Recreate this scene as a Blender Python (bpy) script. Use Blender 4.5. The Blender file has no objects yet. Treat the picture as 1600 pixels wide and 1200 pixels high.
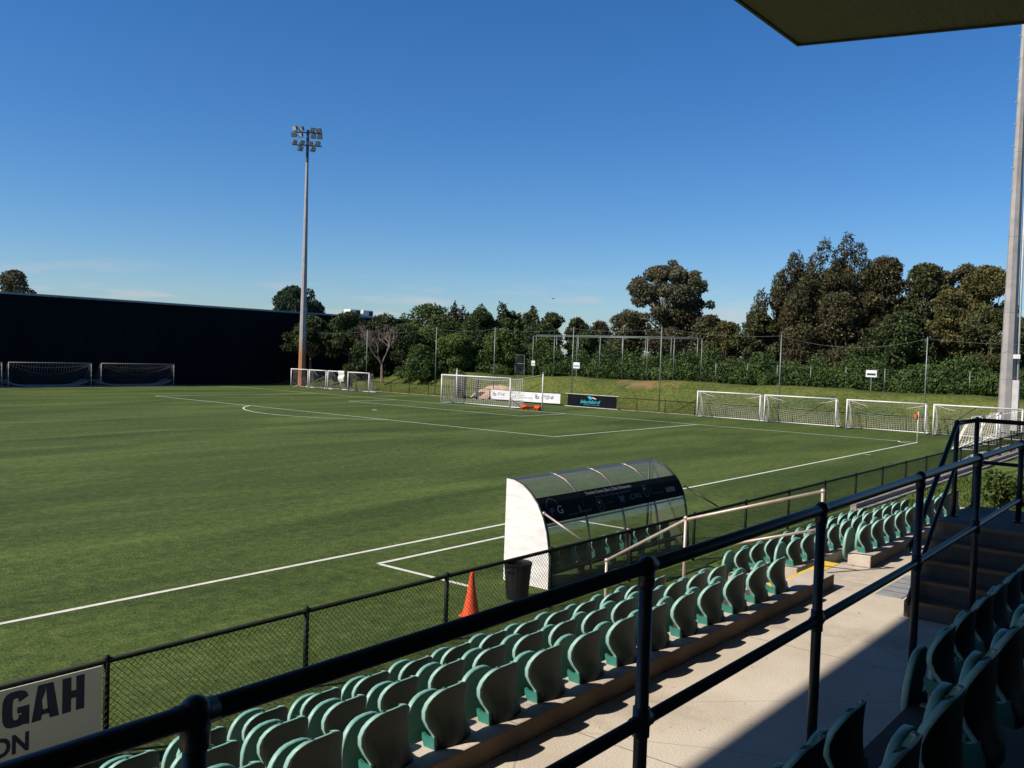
import bpy, math, random
import numpy as np
from mathutils import Vector, Matrix
R = math.radians
S = bpy.context.scene
COL = S.collection

# ------------------------------------------------------------------ camera
CX, CY, CZ = -56.53, -14.912, 4.46
YAW, PIT, ROL, FPX = 0.6768, -0.0338, 0.0325, 1430.5
fw = Vector((math.cos(PIT)*math.cos(YAW), math.cos(PIT)*math.sin(YAW), math.sin(PIT)))
rt = fw.cross(Vector((0, 0, 1))).normalized()
up = rt.cross(fw)
r2 = math.cos(ROL)*rt + math.sin(ROL)*up
u2 = -math.sin(ROL)*rt + math.cos(ROL)*up
cam = bpy.data.cameras.new('camera')
co = bpy.data.objects.new('camera', cam); COL.objects.link(co)
M = Matrix((r2, u2, -fw)).transposed().to_4x4()
M.translation = Vector((CX, CY, CZ))
co.matrix_world = M
cam.sensor_width = 36; cam.lens = 36*FPX/1600
cam.clip_start = 0.05; cam.clip_end = 3000
S.camera = co

# ------------------------------------------------------------------ light
SK, SM = 1.0, 0.55                      # shadows move +x by SK and -y by SM per metre of drop
sundir = Vector((-SK, SM, 1)).normalized()
sl = bpy.data.lights.new('sun', 'SUN'); sl.energy = 5.0; sl.angle = R(0.53); sl.color = (1.0, 0.93, 0.82)
so = bpy.data.objects.new('sun', sl); COL.objects.link(so)
so.rotation_euler = (-sundir).to_track_quat('-Z', 'Y').to_euler()
so.location = (-60, 20, 60)
W = bpy.data.worlds.new("World"); S.world = W; W.use_nodes = True
nt = W.node_tree; nt.nodes.clear()
out = nt.nodes.new('ShaderNodeOutputWorld'); bg = nt.nodes.new('ShaderNodeBackground')
sky = nt.nodes.new('ShaderNodeTexSky'); sky.sky_type = 'NISHITA'; sky.sun_disc = False
sky.sun_elevation = math.asin(sundir.z); sky.sun_rotation = math.atan2(sundir.x, sundir.y)
sky.air_density = 1.0; sky.dust_density = 0.35; sky.ozone_density = 4.0; sky.altitude = 0
bg.inputs[1].default_value = 0.071
# a few faint low clouds near the horizon
tc = nt.nodes.new('ShaderNodeTexCoord'); mp = nt.nodes.new('ShaderNodeMapping'); mp.inputs['Scale'].default_value = (5, 5, 34)
nz = nt.nodes.new('ShaderNodeTexNoise'); nz.inputs['Scale'].default_value = 2.1; nz.inputs['Detail'].default_value = 7
rp = nt.nodes.new('ShaderNodeValToRGB'); rp.color_ramp.elements[0].position = .52; rp.color_ramp.elements[1].position = .72
sp = nt.nodes.new('ShaderNodeSeparateXYZ')
r3 = nt.nodes.new('ShaderNodeValToRGB')
e = r3.color_ramp.elements; e[0].position = 0.0; e[0].color = (1, 1, 1, 1); e[1].position = .085; e[1].color = (0, 0, 0, 1)
k = e.new(.035); k.color = (1, 1, 1, 1)
mu = nt.nodes.new('ShaderNodeMath'); mu.operation = 'MULTIPLY'
mu2 = nt.nodes.new('ShaderNodeMath'); mu2.operation = 'MULTIPLY'; mu2.inputs[1].default_value = .75
mx = nt.nodes.new('ShaderNodeMixRGB'); mx.inputs[2].default_value = (7.0, 6.3, 6.6, 1)
hs = nt.nodes.new('ShaderNodeHueSaturation'); hs.inputs['Saturation'].default_value = 1.27; hs.inputs['Value'].default_value = 1.0
L = nt.links.new
L(tc.outputs['Generated'], mp.inputs[0]); L(mp.outputs[0], nz.inputs[0]); L(nz.outputs[0], rp.inputs[0])
L(tc.outputs['Generated'], sp.inputs[0]); L(sp.outputs[2], r3.inputs[0])
L(rp.outputs[0], mu.inputs[0]); L(r3.outputs[0], mu.inputs[1]); L(mu.outputs[0], mu2.inputs[0])
tint = nt.nodes.new('ShaderNodeMixRGB'); tint.blend_type = 'MULTIPLY'; tint.inputs[0].default_value = 1; tint.inputs[2].default_value = (.88, 1.03, 1.24, 1)
L(sky.outputs[0], hs.inputs['Color']); L(hs.outputs[0], tint.inputs[1]); L(tint.outputs[0], mx.inputs[1]); L(mu2.outputs[0], mx.inputs[0])
L(mx.outputs[0], bg.inputs[0]); L(bg.outputs[0], out.inputs[0])
S.view_settings.view_transform = 'Standard'; S.view_settings.look = 'None'
S.view_settings.exposure = 0.42; S.view_settings.gamma = 1.0; S.view_settings.use_curve_mapping = False
S.render.engine = 'CYCLES'
try:
    S.cycles.transparent_max_bounces = 24; S.cycles.max_bounces = 8
except Exception: pass

# ------------------------------------------------------------------ materials
def mat(name, c1, c2=None, scale=3.0, rough=.6, metal=0.0, bump=0.0, bscale=None, detail=6, spec=.5, stretch=None, coord='Object', transl=0.0):
    c1 = tuple(v*.84 for v in c1); c2 = tuple(v*.84 for v in c2) if c2 else None
    m = bpy.data.materials.new(name); m.use_nodes = True
    t = m.node_tree; b = t.nodes['Principled BSDF']
    b.inputs['Roughness'].default_value = rough; b.inputs['Metallic'].default_value = metal
    b.inputs['Specular IOR Level'].default_value = spec
    b.inputs['Base Color'].default_value = (*c1, 1)
    c = t.nodes.new('ShaderNodeTexCoord'); src = c.outputs[coord]
    if stretch:
        mm = t.nodes.new('ShaderNodeMapping'); mm.inputs['Scale'].default_value = stretch
        t.links.new(src, mm.inputs[0]); src = mm.outputs[0]
    if c2:
        n = t.nodes.new('ShaderNodeTexNoise'); n.inputs['Scale'].default_value = scale; n.inputs['Detail'].default_value = detail
        r = t.nodes.new('ShaderNodeValToRGB'); r.color_ramp.elements[0].position = .36; r.color_ramp.elements[1].position = .66
        r.color_ramp.elements[0].color = (*c1, 1); r.color_ramp.elements[1].color = (*c2, 1)
        t.links.new(src, n.inputs[0]); t.links.new(n.outputs[0], r.inputs[0]); t.links.new(r.outputs[0], b.inputs['Base Color'])
    if bump:
        n2 = t.nodes.new('ShaderNodeTexNoise'); n2.inputs['Scale'].default_value = bscale or scale*8; n2.inputs['Detail'].default_value = 4
        bp = t.nodes.new('ShaderNodeBump'); bp.inputs['Strength'].default_value = bump; bp.inputs['Distance'].default_value = .02
        t.links.new(src, n2.inputs[0]); t.links.new(n2.outputs[0], bp.inputs['Height']); t.links.new(bp.outputs[0], b.inputs['Normal'])
    return m

def leafmat(name, c1, c2, c3, tr=.25):
    m = bpy.data.materials.new(name); m.use_nodes = True
    t = m.node_tree; b = t.nodes['Principled BSDF']; o = t.nodes['Material Output']
    g = t.nodes.new('ShaderNodeNewGeometry'); c = t.nodes.new('ShaderNodeTexCoord')
    n = t.nodes.new('ShaderNodeTexNoise'); n.inputs['Scale'].default_value = .55; n.inputs['Detail'].default_value = 3
    t.links.new(c.outputs['Object'], n.inputs[0])
    r = t.nodes.new('ShaderNodeValToRGB'); r.color_ramp.elements[0].color = (*c1, 1); r.color_ramp.elements[1].color = (*c3, 1)
    k = r.color_ramp.elements.new(.5); k.color = (*c2, 1)
    a = t.nodes.new('ShaderNodeMath'); a.operation = 'MULTIPLY'; a.inputs[1].default_value = .55
    d = t.nodes.new('ShaderNodeMath'); d.operation = 'MULTIPLY_ADD'; d.inputs[1].default_value = 1.5; d.inputs[2].default_value = -.5
    s = t.nodes.new('ShaderNodeMath'); s.operation = 'ADD'
    t.links.new(g.outputs['Random Per Island'], a.inputs[0]); t.links.new(n.outputs[0], d.inputs[0])
    t.links.new(a.outputs[0], s.inputs[0]); t.links.new(d.outputs[0], s.inputs[1]); t.links.new(s.outputs[0], r.inputs[0])
    t.links.new(r.outputs[0], b.inputs['Base Color']); b.inputs['Roughness'].default_value = .6; b.inputs['Specular IOR Level'].default_value = .25
    tl = t.nodes.new('ShaderNodeBsdfTranslucent'); mi = t.nodes.new('ShaderNodeMixShader'); mi.inputs[0].default_value = tr
    t.links.new(r.outputs[0], tl.inputs[0]); t.links.new(b.outputs[0], mi.inputs[1]); t.links.new(tl.outputs[0], mi.inputs[2])
    t.links.new(mi.outputs[0], o.inputs[0])
    return m

def turf_mat(name, cols, big=.05, streak=(.07, .32, 1), fine=24, lo=.33, hi=.68, fbump=.5, kf=.85):
    """large soft patches + streaks + fine fibre speckle"""
    m = bpy.data.materials.new(name); m.use_nodes = True
    t = m.node_tree; b = t.nodes['Principled BSDF']; b.inputs['Roughness'].default_value = .85; b.inputs['Specular IOR Level'].default_value = .2
    c = t.nodes.new('ShaderNodeTexCoord')
    def noise(sc, det, st=(1, 1, 1), dist=0):
        mm = t.nodes.new('ShaderNodeMapping'); mm.inputs['Scale'].default_value = st
        n = t.nodes.new('ShaderNodeTexNoise'); n.inputs['Scale'].default_value = sc; n.inputs['Detail'].default_value = det; n.inputs['Distortion'].default_value = dist
        n.inputs['Roughness'].default_value = .6 if det < 9 else .78
        t.links.new(c.outputs['Object'], mm.inputs[0]); t.links.new(mm.outputs[0], n.inputs[0]); return n.outputs[0]
    a = noise(1, 5, streak, .6); f = noise(fine, 6); g = noise(3.6, 9, (1, 1, 1), .3)
    def madd(x, k, y):
        q = t.nodes.new('ShaderNodeMath'); q.operation = 'MULTIPLY_ADD'; q.inputs[1].default_value = k; t.links.new(x, q.inputs[0])
        if isinstance(y, float): q.inputs[2].default_value = y
        else: t.links.new(y, q.inputs[2])
        return q.outputs[0]
    s = madd(a, .64, madd(f, kf, madd(g, .80, -.22-kf/2)))
    r = t.nodes.new('ShaderNodeValToRGB'); r.color_ramp.elements[0].position = lo; r.color_ramp.elements[1].position = hi
    r.color_ramp.elements[0].color = (*cols[0], 1); r.color_ramp.elements[1].color = (*cols[2], 1)
    k = r.color_ramp.elements.new((lo+hi)/2); k.color = (*cols[1], 1)
    t.links.new(s, r.inputs[0]); t.links.new(r.outputs[0], b.inputs['Base Color'])
    bp = t.nodes.new('ShaderNodeBump'); bp.inputs['Strength'].default_value = fbump; bp.inputs['Distance'].default_value = .03
    n3 = noise(fine*1.7, 3); t.links.new(n3, bp.inputs['Height']); t.links.new(bp.outputs[0], b.inputs['Normal'])
    return m

def concrete_mat(name, c1, c2, joint=None, stain=(.2, .16, .11)):
    m = mat(name, c1, c2, 1.2, .85, bump=.25, bscale=60)
    t = m.node_tree; b = t.nodes['Principled BSDF']; src = b.inputs['Base Color'].links[0].from_socket
    c = t.nodes.new('ShaderNodeTexCoord')
    n = t.nodes.new('ShaderNodeTexNoise'); n.inputs['Scale'].default_value = .7; n.inputs['Detail'].default_value = 9; n.inputs['Roughness'].default_value = .68
    r = t.nodes.new('ShaderNodeValToRGB'); r.color_ramp.elements[0].position = .50; r.color_ramp.elements[1].position = .74
    r.color_ramp.elements[1].color = (.7, .7, .7, 1)
    t.links.new(c.outputs['Object'], n.inputs[0]); t.links.new(n.outputs[0], r.inputs[0])
    mxx = t.nodes.new('ShaderNodeMixRGB'); mxx.inputs[2].default_value = (*stain, 1)
    t.links.new(r.outputs[0], mxx.inputs[0]); t.links.new(src, mxx.inputs[1])
    n4 = t.nodes.new('ShaderNodeTexNoise'); n4.inputs['Scale'].default_value = 90; n4.inputs['Detail'].default_value = 2
    r4 = t.nodes.new('ShaderNodeValToRGB'); r4.color_ramp.elements[0].position = .3; r4.color_ramp.elements[0].color = (.82, .82, .82, 1)
    r4.color_ramp.elements[1].position = .7; r4.color_ramp.elements[1].color = (1.06, 1.06, 1.06, 1)
    t.links.new(c.outputs['Object'], n4.inputs[0]); t.links.new(n4.outputs[0], r4.inputs[0])
    m2 = t.nodes.new('ShaderNodeMixRGB'); m2.blend_type = 'MULTIPLY'; m2.inputs[0].default_value = 1
    t.links.new(mxx.outputs[0], m2.inputs[1]); t.links.new(r4.outputs[0], m2.inputs[2])
    n5 = t.nodes.new('ShaderNodeTexNoise'); n5.inputs['Scale'].default_value = 11; n5.inputs['Detail'].default_value = 1.5
    r5 = t.nodes.new('ShaderNodeValToRGB'); r5.color_ramp.elements[0].position = .735; r5.color_ramp.elements[1].position = .765; r5.color_ramp.elements[1].color = (.55, .55, .55, 1)
    t.links.new(c.outputs['Object'], n5.inputs[0]); t.links.new(n5.outputs[0], r5.inputs[0])
    m5 = t.nodes.new('ShaderNodeMixRGB'); m5.inputs[2].default_value = (.09, .075, .06, 1); t.links.new(r5.outputs[0], m5.inputs[0]); t.links.new(m2.outputs[0], m5.inputs[1])
    vo = t.nodes.new('ShaderNodeTexVoronoi'); vo.feature = 'DISTANCE_TO_EDGE'; vo.inputs['Scale'].default_value = .42
    n6 = t.nodes.new('ShaderNodeTexNoise'); n6.inputs['Scale'].default_value = 2.2; n6.inputs['Detail'].default_value = 6
    va = t.nodes.new('ShaderNodeVectorMath'); va.operation = 'MULTIPLY_ADD'; va.inputs[1].default_value = (.5, .5, .5); t.links.new(n6.outputs['Color'], va.inputs[0]); t.links.new(c.outputs['Object'], va.inputs[2]); t.links.new(va.outputs[0], vo.inputs['Vector'])
    l6 = t.nodes.new('ShaderNodeMath'); l6.operation = 'LESS_THAN'; l6.inputs[1].default_value = .0016; t.links.new(vo.outputs['Distance'], l6.inputs[0])
    k6 = t.nodes.new('ShaderNodeMath'); k6.operation = 'MULTIPLY'; k6.inputs[1].default_value = .55; t.links.new(l6.outputs[0], k6.inputs[0])
    m6 = t.nodes.new('ShaderNodeMixRGB'); m6.inputs[2].default_value = (.10, .08, .06, 1); t.links.new(k6.outputs[0], m6.inputs[0]); t.links.new(m5.outputs[0], m6.inputs[1])
    last = m6.outputs[0]
    if joint:                                    # narrow dark expansion joints at a given x spacing
        per, off = joint
        s = t.nodes.new('ShaderNodeSeparateXYZ'); t.links.new(c.outputs['Object'], s.inputs[0])
        a = t.nodes.new('ShaderNodeMath'); a.operation = 'ADD'; a.inputs[1].default_value = off+1000*per
        w = t.nodes.new('ShaderNodeMath'); w.operation = 'MODULO'; w.inputs[1].default_value = per
        l = t.nodes.new('ShaderNodeMath'); l.operation = 'LESS_THAN'; l.inputs[1].default_value = .008
        t.links.new(s.outputs[0], a.inputs[0]); t.links.new(a.outputs[0], w.inputs[0]); t.links.new(w.outputs[0], l.inputs[0])
        m3 = t.nodes.new('ShaderNodeMixRGB'); m3.inputs[2].default_value = (.06, .05, .04, 1)
        t.links.new(l.outputs[0], m3.inputs[0]); t.links.new(last, m3.inputs[1]); last = m3.outputs[0]
    t.links.new(last, b.inputs['Base Color'])
    return m

Mt = {}
Mt['turf'] = turf_mat('turf', [(.014, .027, .003), (.048, .074, .0095), (.118, .146, .031)], lo=.27, hi=.73, kf=1.05)
Mt['bank'] = turf_mat('bank_grass', [(.028, .042, .006), (.066, .084, .013), (.125, .125, .028)], streak=(.25, .2, .3), fine=5, kf=.8)
Mt['verge'] = turf_mat('verge_grass', [(.016, .030, .004), (.042, .062, .010), (.10, .12, .03)], streak=(.6, .6, .6), fine=18)
Mt['slope'] = turf_mat('slope_grass', [(.040, .066, .009), (.075, .110, .016), (.13, .15, .038)], streak=(.4, .4, .4), fine=16)
Mt['outer'] = turf_mat('outer_ground', [(.05, .07, .02), (.08, .10, .03), (.12, .12, .05)], fine=3)
Mt['line'] = mat('line_paint', (.62, .60, .50), (.78, .76, .66), 6, .9, bump=.3, bscale=40)
Mt['conc'] = concrete_mat('walkway_concrete', (.56, .475, .37), (.67, .58, .465), joint=(3.0, 45.2+CX*0))
Mt['terr'] = concrete_mat('terrace_concrete', (.42, .36, .29), (.54, .47, .39), joint=(2.4, .7))
Mt['kerb'] = concrete_mat('kerb_concrete', (.54, .44, .355), (.68, .58, .49), joint=(2.45, 51.69-2.45*21), stain=(.16, .11, .07))
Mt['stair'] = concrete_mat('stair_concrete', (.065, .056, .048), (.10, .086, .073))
Mt['riser'] = concrete_mat('stained_riser', (.105, .070, .042), (.165, .115, .072), joint=(2.45, 51.69-2.45*21), stain=(.05, .035, .02))  # kerb front face: its shade is put into a darker base colour
Mt['log'] = mat('edging', (.34, .25, .19), (.50, .40, .33), 5, .9, bump=.4)
Mt['yellow'] = mat('yellow_paint', (.72, .46, .03), (.80, .56, .06), 7, .7)
Mt['nose'] = mat('nosing', (.16, .085, .035), (.22, .12, .05), 7, .7)
Mt['grate'] = mat('grate', (.30, .30, .28), (.38, .38, .36), 8, .6, metal=.2)
Mt['seat'] = mat('seat_plastic', (.030, .165, .125), (.042, .205, .158), 3, .40, spec=.5, bump=.05, bscale=120)
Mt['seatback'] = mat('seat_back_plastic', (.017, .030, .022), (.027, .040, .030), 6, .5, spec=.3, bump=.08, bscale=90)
Mt['rim'] = mat('seat_rim', (.17, .38, .31), (.32, .50, .43), 5, .45)
Mt['bracket'] = mat('bracket', (.45, .45, .43), (.30, .28, .25), 20, .45, metal=.6)
Mt['rail'] = mat('rail_paint', (.008, .010, .013), (.013, .016, .020), 8, .42, spec=.4, bump=.05, bscale=70)
Mt['tanrail'] = mat('galvanised_rail', (.55, .45, .38), (.44, .36, .30), 9, .45, metal=.35)
Mt['fence'] = mat('fence_black', (.005, .008, .006), (.010, .013, .009), 10, .6, spec=.2)
Mt['wire'] = mat('mesh_wire', (.006, .010, .006), None, rough=.6, spec=.2)
Mt['white'] = mat('white_paint', (.78, .76, .72), (.66, .63, .58), 4, .45)
Mt['net'] = mat('net_cord', (.80, .76, .70), (.66, .58, .52), .6, .8)
Mt['netold'] = mat('old_net_cord', (.42, .33, .31), (.34, .30, .30), .6, .9)
Mt['netdark'] = mat('grey_net_cord', (.20, .19, .19), (.13, .12, .13), .6, .9)
Mt['wall'] = mat('dark_cladding', (.0026, .0075, .0120), (.0045, .0100, .0150), .35, .9, spec=.1, stretch=(1, 1, .2))
Mt['cap'] = mat('roof_cap', (.22, .26, .30), (.30, .34, .37), 2, .5, metal=.3)
Mt['unit'] = mat('unit_white', (.75, .75, .72), (.6, .6, .58), 3, .6)
Mt['darkgap'] = mat('dark_louvre', (.02, .02, .022), None, rough=.7)
Mt['soffit'] = mat('soffit_ply', (.135, .112, .100), (.20, .168, .150), 2.2, .75, stretch=(.6, 14, 1), bump=.25, bscale=9)
Mt['fascia'] = mat('fascia', (.03, .035, .045), (.05, .05, .06), 4, .5)
Mt['grey'] = mat('pole_grey', (.40, .365, .345), (.30, .275, .26), 1.3, .6, metal=.15, bump=.1)
Mt['greylight'] = mat('conduit_grey', (.60, .57, .54), (.48, .46, .44), 2, .55)
Mt['steel'] = mat('thin_pole', (.17, .20, .18), (.24, .27, .25), 3, .5, metal=.4)
Mt['lampbody'] = mat('lamp_body', (.18, .19, .22), (.10, .11, .13), 5, .5)
Mt['lamphead'] = mat('head_steel', (.035, .045, .075), (.06, .07, .09), 3, .5)
Mt['lampglass'] = mat('lamp_glass', (.62, .60, .60), (.42, .42, .44), 2, .15, spec=.8)
Mt['orange'] = mat('cone_orange', (.95, .10, .014), (.62, .075, .025), 9, .5)
Mt['orangebase'] = mat('cone_base', (.05, .04, .035), None, rough=.7)
Mt['bin'] = mat('bin_black', (.006, .0065, .008), (.011, .011, .013), 4, .6, spec=.2)
Mt['dwhite'] = mat('panel_white', (.95, .91, .87), (.74, .69, .65), 2.2, .55, stretch=(1, 1, 5), detail=8)
Mt['frame'] = mat('frame_dark', (.03, .026, .022), (.05, .042, .035), 5, .45, metal=.4)
Mt['alu'] = mat('strip_alu', (.30, .25, .22), (.20, .17, .15), 6, .4, metal=.7)
Mt['black'] = mat('banner_black', (.006, .008, .010), (.009, .011, .013), 2, .75, spec=.05)
Mt['bantext'] = mat('banner_print', (.42, .42, .41), None, rough=.6)
Mt['bandim'] = mat('banner_print_dim', (.085, .095, .095), None, rough=.6)
Mt['banred'] = mat('banner_print_red', (.22, .05, .04), None, rough=.6)
Mt['banw'] = mat('banner_white', (.82, .80, .79), (.74, .72, .72), 1, .6)
Mt['ink'] = mat('ink_grey', (.28, .29, .36), None, rough=.7)
Mt['inkbrown'] = mat('ink_brown', (.55, .42, .36), None, rough=.7)
Mt['cyan'] = mat('ink_cyan', (.03, .40, .50), None, rough=.6)
Mt['navy'] = mat('ink_navy', (.012, .022, .085), None, rough=.5)
Mt['signw'] = mat('sign_white', (.98, .90, .84), (.86, .79, .74), 1.2, .6, detail=9)
Mt['sand'] = mat('sand', (.42, .26, .15), (.62, .42, .28), 2.5, .95, bump=.6, bscale=8)
Mt['bark'] = mat('bark', (.16, .12, .09), (.28, .23, .19), 4, .9, bump=.5)
Mt['barkpale'] = mat('pale_bark', (.42, .37, .32), (.30, .25, .21), 3, .8, bump=.3)
Mt['barkred'] = mat('reddish_bark', (.22, .14, .12), (.30, .21, .19), 3, .9)
Mt['tarp'] = mat('dark_roll', (.03, .026, .03), (.05, .042, .045), 3, .8)
Mt['cloth'] = mat('cloth', (.78, .74, .68), (.66, .62, .58), 3, .9)

m = bpy.data.materials.new('clear_sheet'); m.use_nodes = True; t = m.node_tree; t.nodes.remove(t.nodes['Principled BSDF'])
o_ = t.nodes['Material Output']; tr = t.nodes.new('ShaderNodeBsdfTransparent'); tr.inputs[0].default_value = (.88, .90, .87, 1)
gl = t.nodes.new('ShaderNodeBsdfGlossy'); gl.inputs['Roughness'].default_value = .09; gl.inputs[0].default_value = (.5, .5, .5, 1)
df = t.nodes.new('ShaderNodeBsdfDiffuse'); df.inputs[0].default_value = (.42, .40, .34, 1)
lw = t.nodes.new('ShaderNodeLayerWeight'); lw.inputs[0].default_value = .10
mi = t.nodes.new('ShaderNodeMixShader'); mi2 = t.nodes.new('ShaderNodeMixShader'); mi2.inputs[0].default_value = .15
t.links.new(tr.outputs[0], mi2.inputs[1]); t.links.new(df.outputs[0], mi2.inputs[2])
t.links.new(lw.outputs['Facing'], mi.inputs[0]); t.links.new(mi2.outputs[0], mi.inputs[1]); t.links.new(gl.outputs[0], mi.inputs[2]); t.links.new(mi.outputs[0], o_.inputs[0])
Mt['clear'] = m

# rust band on the far pole: grey above, orange brown below ~4.5 m
m = mat('rusty_pole', (.40, .37, .36), (.32, .30, .29), 1.3, .65); t = m.node_tree; b = t.nodes['Principled BSDF']
src = b.inputs['Base Color'].links[0].from_socket
c = t.nodes.new('ShaderNodeTexCoord'); s = t.nodes.new('ShaderNodeSeparateXYZ'); n = t.nodes.new('ShaderNodeTexNoise'); n.inputs['Scale'].default_value = 1.4; n.inputs['Detail'].default_value = 6
a = t.nodes.new('ShaderNodeMath'); a.operation = 'MULTIPLY_ADD'; a.inputs[1].default_value = 3.0
r = t.nodes.new('ShaderNodeMapRange'); r.inputs[1].default_value = 5.2; r.inputs[2].default_value = 7.2; r.inputs[3].default_value = 1; r.inputs[4].default_value = 0
mxx = t.nodes.new('ShaderNodeMixRGB'); mxx.inputs[2].default_value = (.36, .15, .06, 1)
t.links.new(c.outputs['Object'], s.inputs[0]); t.links.new(c.outputs['Object'], n.inputs[0]); t.links.new(n.outputs[0], a.inputs[0]); t.links.new(s.outputs[2], a.inputs[2])
t.links.new(a.outputs[0], r.inputs[0]); t.links.new(r.outputs[0], mxx.inputs[0]); t.links.new(src, mxx.inputs[1]); t.links.new(mxx.outputs[0], b.inputs['Base Color'])
Mt['rusty'] = m

Mt['L_dark'] = leafmat('leaf_dark', (.018, .030, .010), (.038, .058, .016), (.085, .105, .030))
Mt['L_fig'] = leafmat('leaf_fig', (.008, .022, .010), (.018, .040, .018), (.035, .065, .028))
Mt['L_mid'] = leafmat('leaf_mid', (.030, .050, .012), (.068, .100, .022), (.135, .160, .040))
Mt['L_bright'] = leafmat('leaf_bright', (.034, .064, .012), (.078, .112, .022), (.145, .165, .040))
Mt['L_vine'] = leafmat('leaf_vine', (.018, .036, .008), (.048, .084, .018), (.105, .150, .034))
Mt['L_brown'] = leafmat('leaf_casuarina', (.028, .027, .010), (.060, .054, .022), (.120, .098, .045))
Mt['L_browng'] = leafmat('leaf_browngreen', (.026, .031, .010), (.058, .063, .020), (.115, .112, .038))
Mt['L_olive'] = leafmat('leaf_olive', (.042, .044, .014), (.094, .088, .026), (.165, .145, .045))
Mt['L_gum'] = leafmat('leaf_gum', (.050, .052, .028), (.100, .098, .052), (.180, .160, .090))
Mt['L_turf'] = leafmat('turf_blade', (.030, .046, .010), (.062, .088, .020), (.17, .20, .075), .2)
Mt['L_grass'] = leafmat('grass_blade', (.05, .08, .014), (.088, .125, .022), (.16, .175, .05), .3)

# ------------------------------------------------------------------ mesh helpers
class MB:
    def __init__(s): s.v = []; s.f = []; s.m = []
    def add(s, vs, fs, mi=0):
        o = len(s.v); s.v += [tuple(v) for v in vs]; s.f += [tuple(i+o for i in q) for q in fs]; s.m += [mi]*len(fs)
    def box(s, x0, y0, z0, x1, y1, z1, mi=0):
        s.add([(x0,y0,z0),(x1,y0,z0),(x1,y1,z0),(x0,y1,z0),(x0,y0,z1),(x1,y0,z1),(x1,y1,z1),(x0,y1,z1)],
              [(0,3,2,1),(4,5,6,7),(0,1,5,4),(1,2,6,5),(2,3,7,6),(3,0,4,7)], mi)
    def tube(s, pts, rad, n=8, mi=0, cap=True, radii=None):
        pts = [Vector(p) for p in pts]; rings = []; prev = None
        for i, p in enumerate(pts):
            d = (pts[min(i+1, len(pts)-1)]-pts[max(i-1, 0)])
            if d.length < 1e-9: d = Vector((0, 0, 1))
            d.normalize()
            if prev is None: a = d.orthogonal().normalized()
            else:
                a = prev-d*prev.dot(d)
                a = a.normalized() if a.length > 1e-6 else d.orthogonal().normalized()
            prev = a; b = d.cross(a); r = radii[i] if radii else rad
            rings.append([p+(a*math.cos(2*math.pi*k/n)+b*math.sin(2*math.pi*k/n))*r for k in range(n)])
        vs = [v for q in rings for v in q]; fs = []
        for i in range(len(pts)-1):
            for k in range(n):
                k2 = (k+1) % n; fs.append((i*n+k, i*n+k2, (i+1)*n+k2, (i+1)*n+k))
        if cap:
            fs.append(tuple(range(n-1, -1, -1))); fs.append(tuple((len(pts)-1)*n+k for k in range(n)))
        s.add(vs, fs, mi)
    def sphere(s, c, r, n=8, mi=0, sz=1.0):
        vs = []; fs = []; m = n//2
        for i in range(m+1):
            th = math.pi*i/m
            for k in range(n):
                ph = 2*math.pi*k/n; vs.append((c[0]+r*math.sin(th)*math.cos(ph), c[1]+r*math.sin(th)*math.sin(ph), c[2]+sz*r*math.cos(th)))
        for i in range(m):
            for k in range(n):
                k2 = (k+1) % n; fs.append((i*n+k, (i+1)*n+k, (i+1)*n+k2, i*n+k2))
        s.add(vs, fs, mi)
    def build(s, name, mats, parent=None, smooth=False, bevel=0, org=None):
        me = bpy.data.meshes.new(name)
        o3 = Vector(org) if org is not None else (parent.matrix_world.translation if parent is not None else Vector((0, 0, 0)))
        if parent is not None and org is None: o3 = world_org(parent)
        me.from_pydata([(v[0]-o3[0], v[1]-o3[1], v[2]-o3[2]) for v in s.v], [], s.f)
        if not isinstance(mats, (list, tuple)): mats = [mats]
        for q in mats: me.materials.append(q)
        me.polygons.foreach_set('material_index', s.m)
        if smooth: me.polygons.foreach_set('use_smooth', [True]*len(s.f))
        me.update()
        ob = bpy.data.objects.new(name, me); COL.objects.link(ob)
        if parent is not None:
            ob.parent = parent
            po = world_org(parent); ob.location = (o3[0]-po[0], o3[1]-po[1], o3[2]-po[2])
        else: ob.location = tuple(o3)
        if bevel:
            bm_ = ob.modifiers.new('bevel', 'BEVEL'); bm_.width = bevel; bm_.segments = 2; bm_.limit_method = 'ANGLE'
        return ob
def world_org(o):
    v = Vector(o.location); p = o.parent
    while p is not None: v = v+Vector(p.location); p = p.parent
    return v
def thing(name, label, cat, loc, group=None):
    o = bpy.data.objects.new(name, None); COL.objects.link(o); o.location = loc; o.empty_display_size = .2
    o['label'] = label; o['category'] = cat
    if group: o['group'] = group
    return o
def tag(o, label, cat, group=None):
    o['label'] = label; o['category'] = cat
    if group: o['group'] = group
    return o
def struct(o): o['kind'] = 'structure'; return o
def copy_tree(o, parent=None):
    c = o.copy(); COL.objects.link(c); c.parent = parent
    for ch in [q for q in bpy.data.objects if q.parent is o]: copy_tree(ch, c)
    return c
def sheet(name, pts, m, z=None):
    mb = MB(); mb.add(pts, [tuple(range(len(pts)))]); return mb.build(name, m)
def ordn(n):
    w = ['zeroth','first','second','third','fourth','fifth','sixth','seventh','eighth','ninth','tenth','eleventh','twelfth','thirteenth','fourteenth','fifteenth','sixteenth','seventeenth','eighteenth','nineteenth','twentieth']
    return w[n] if n <= 20 else 'twenty-'+w[n-20]

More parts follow.
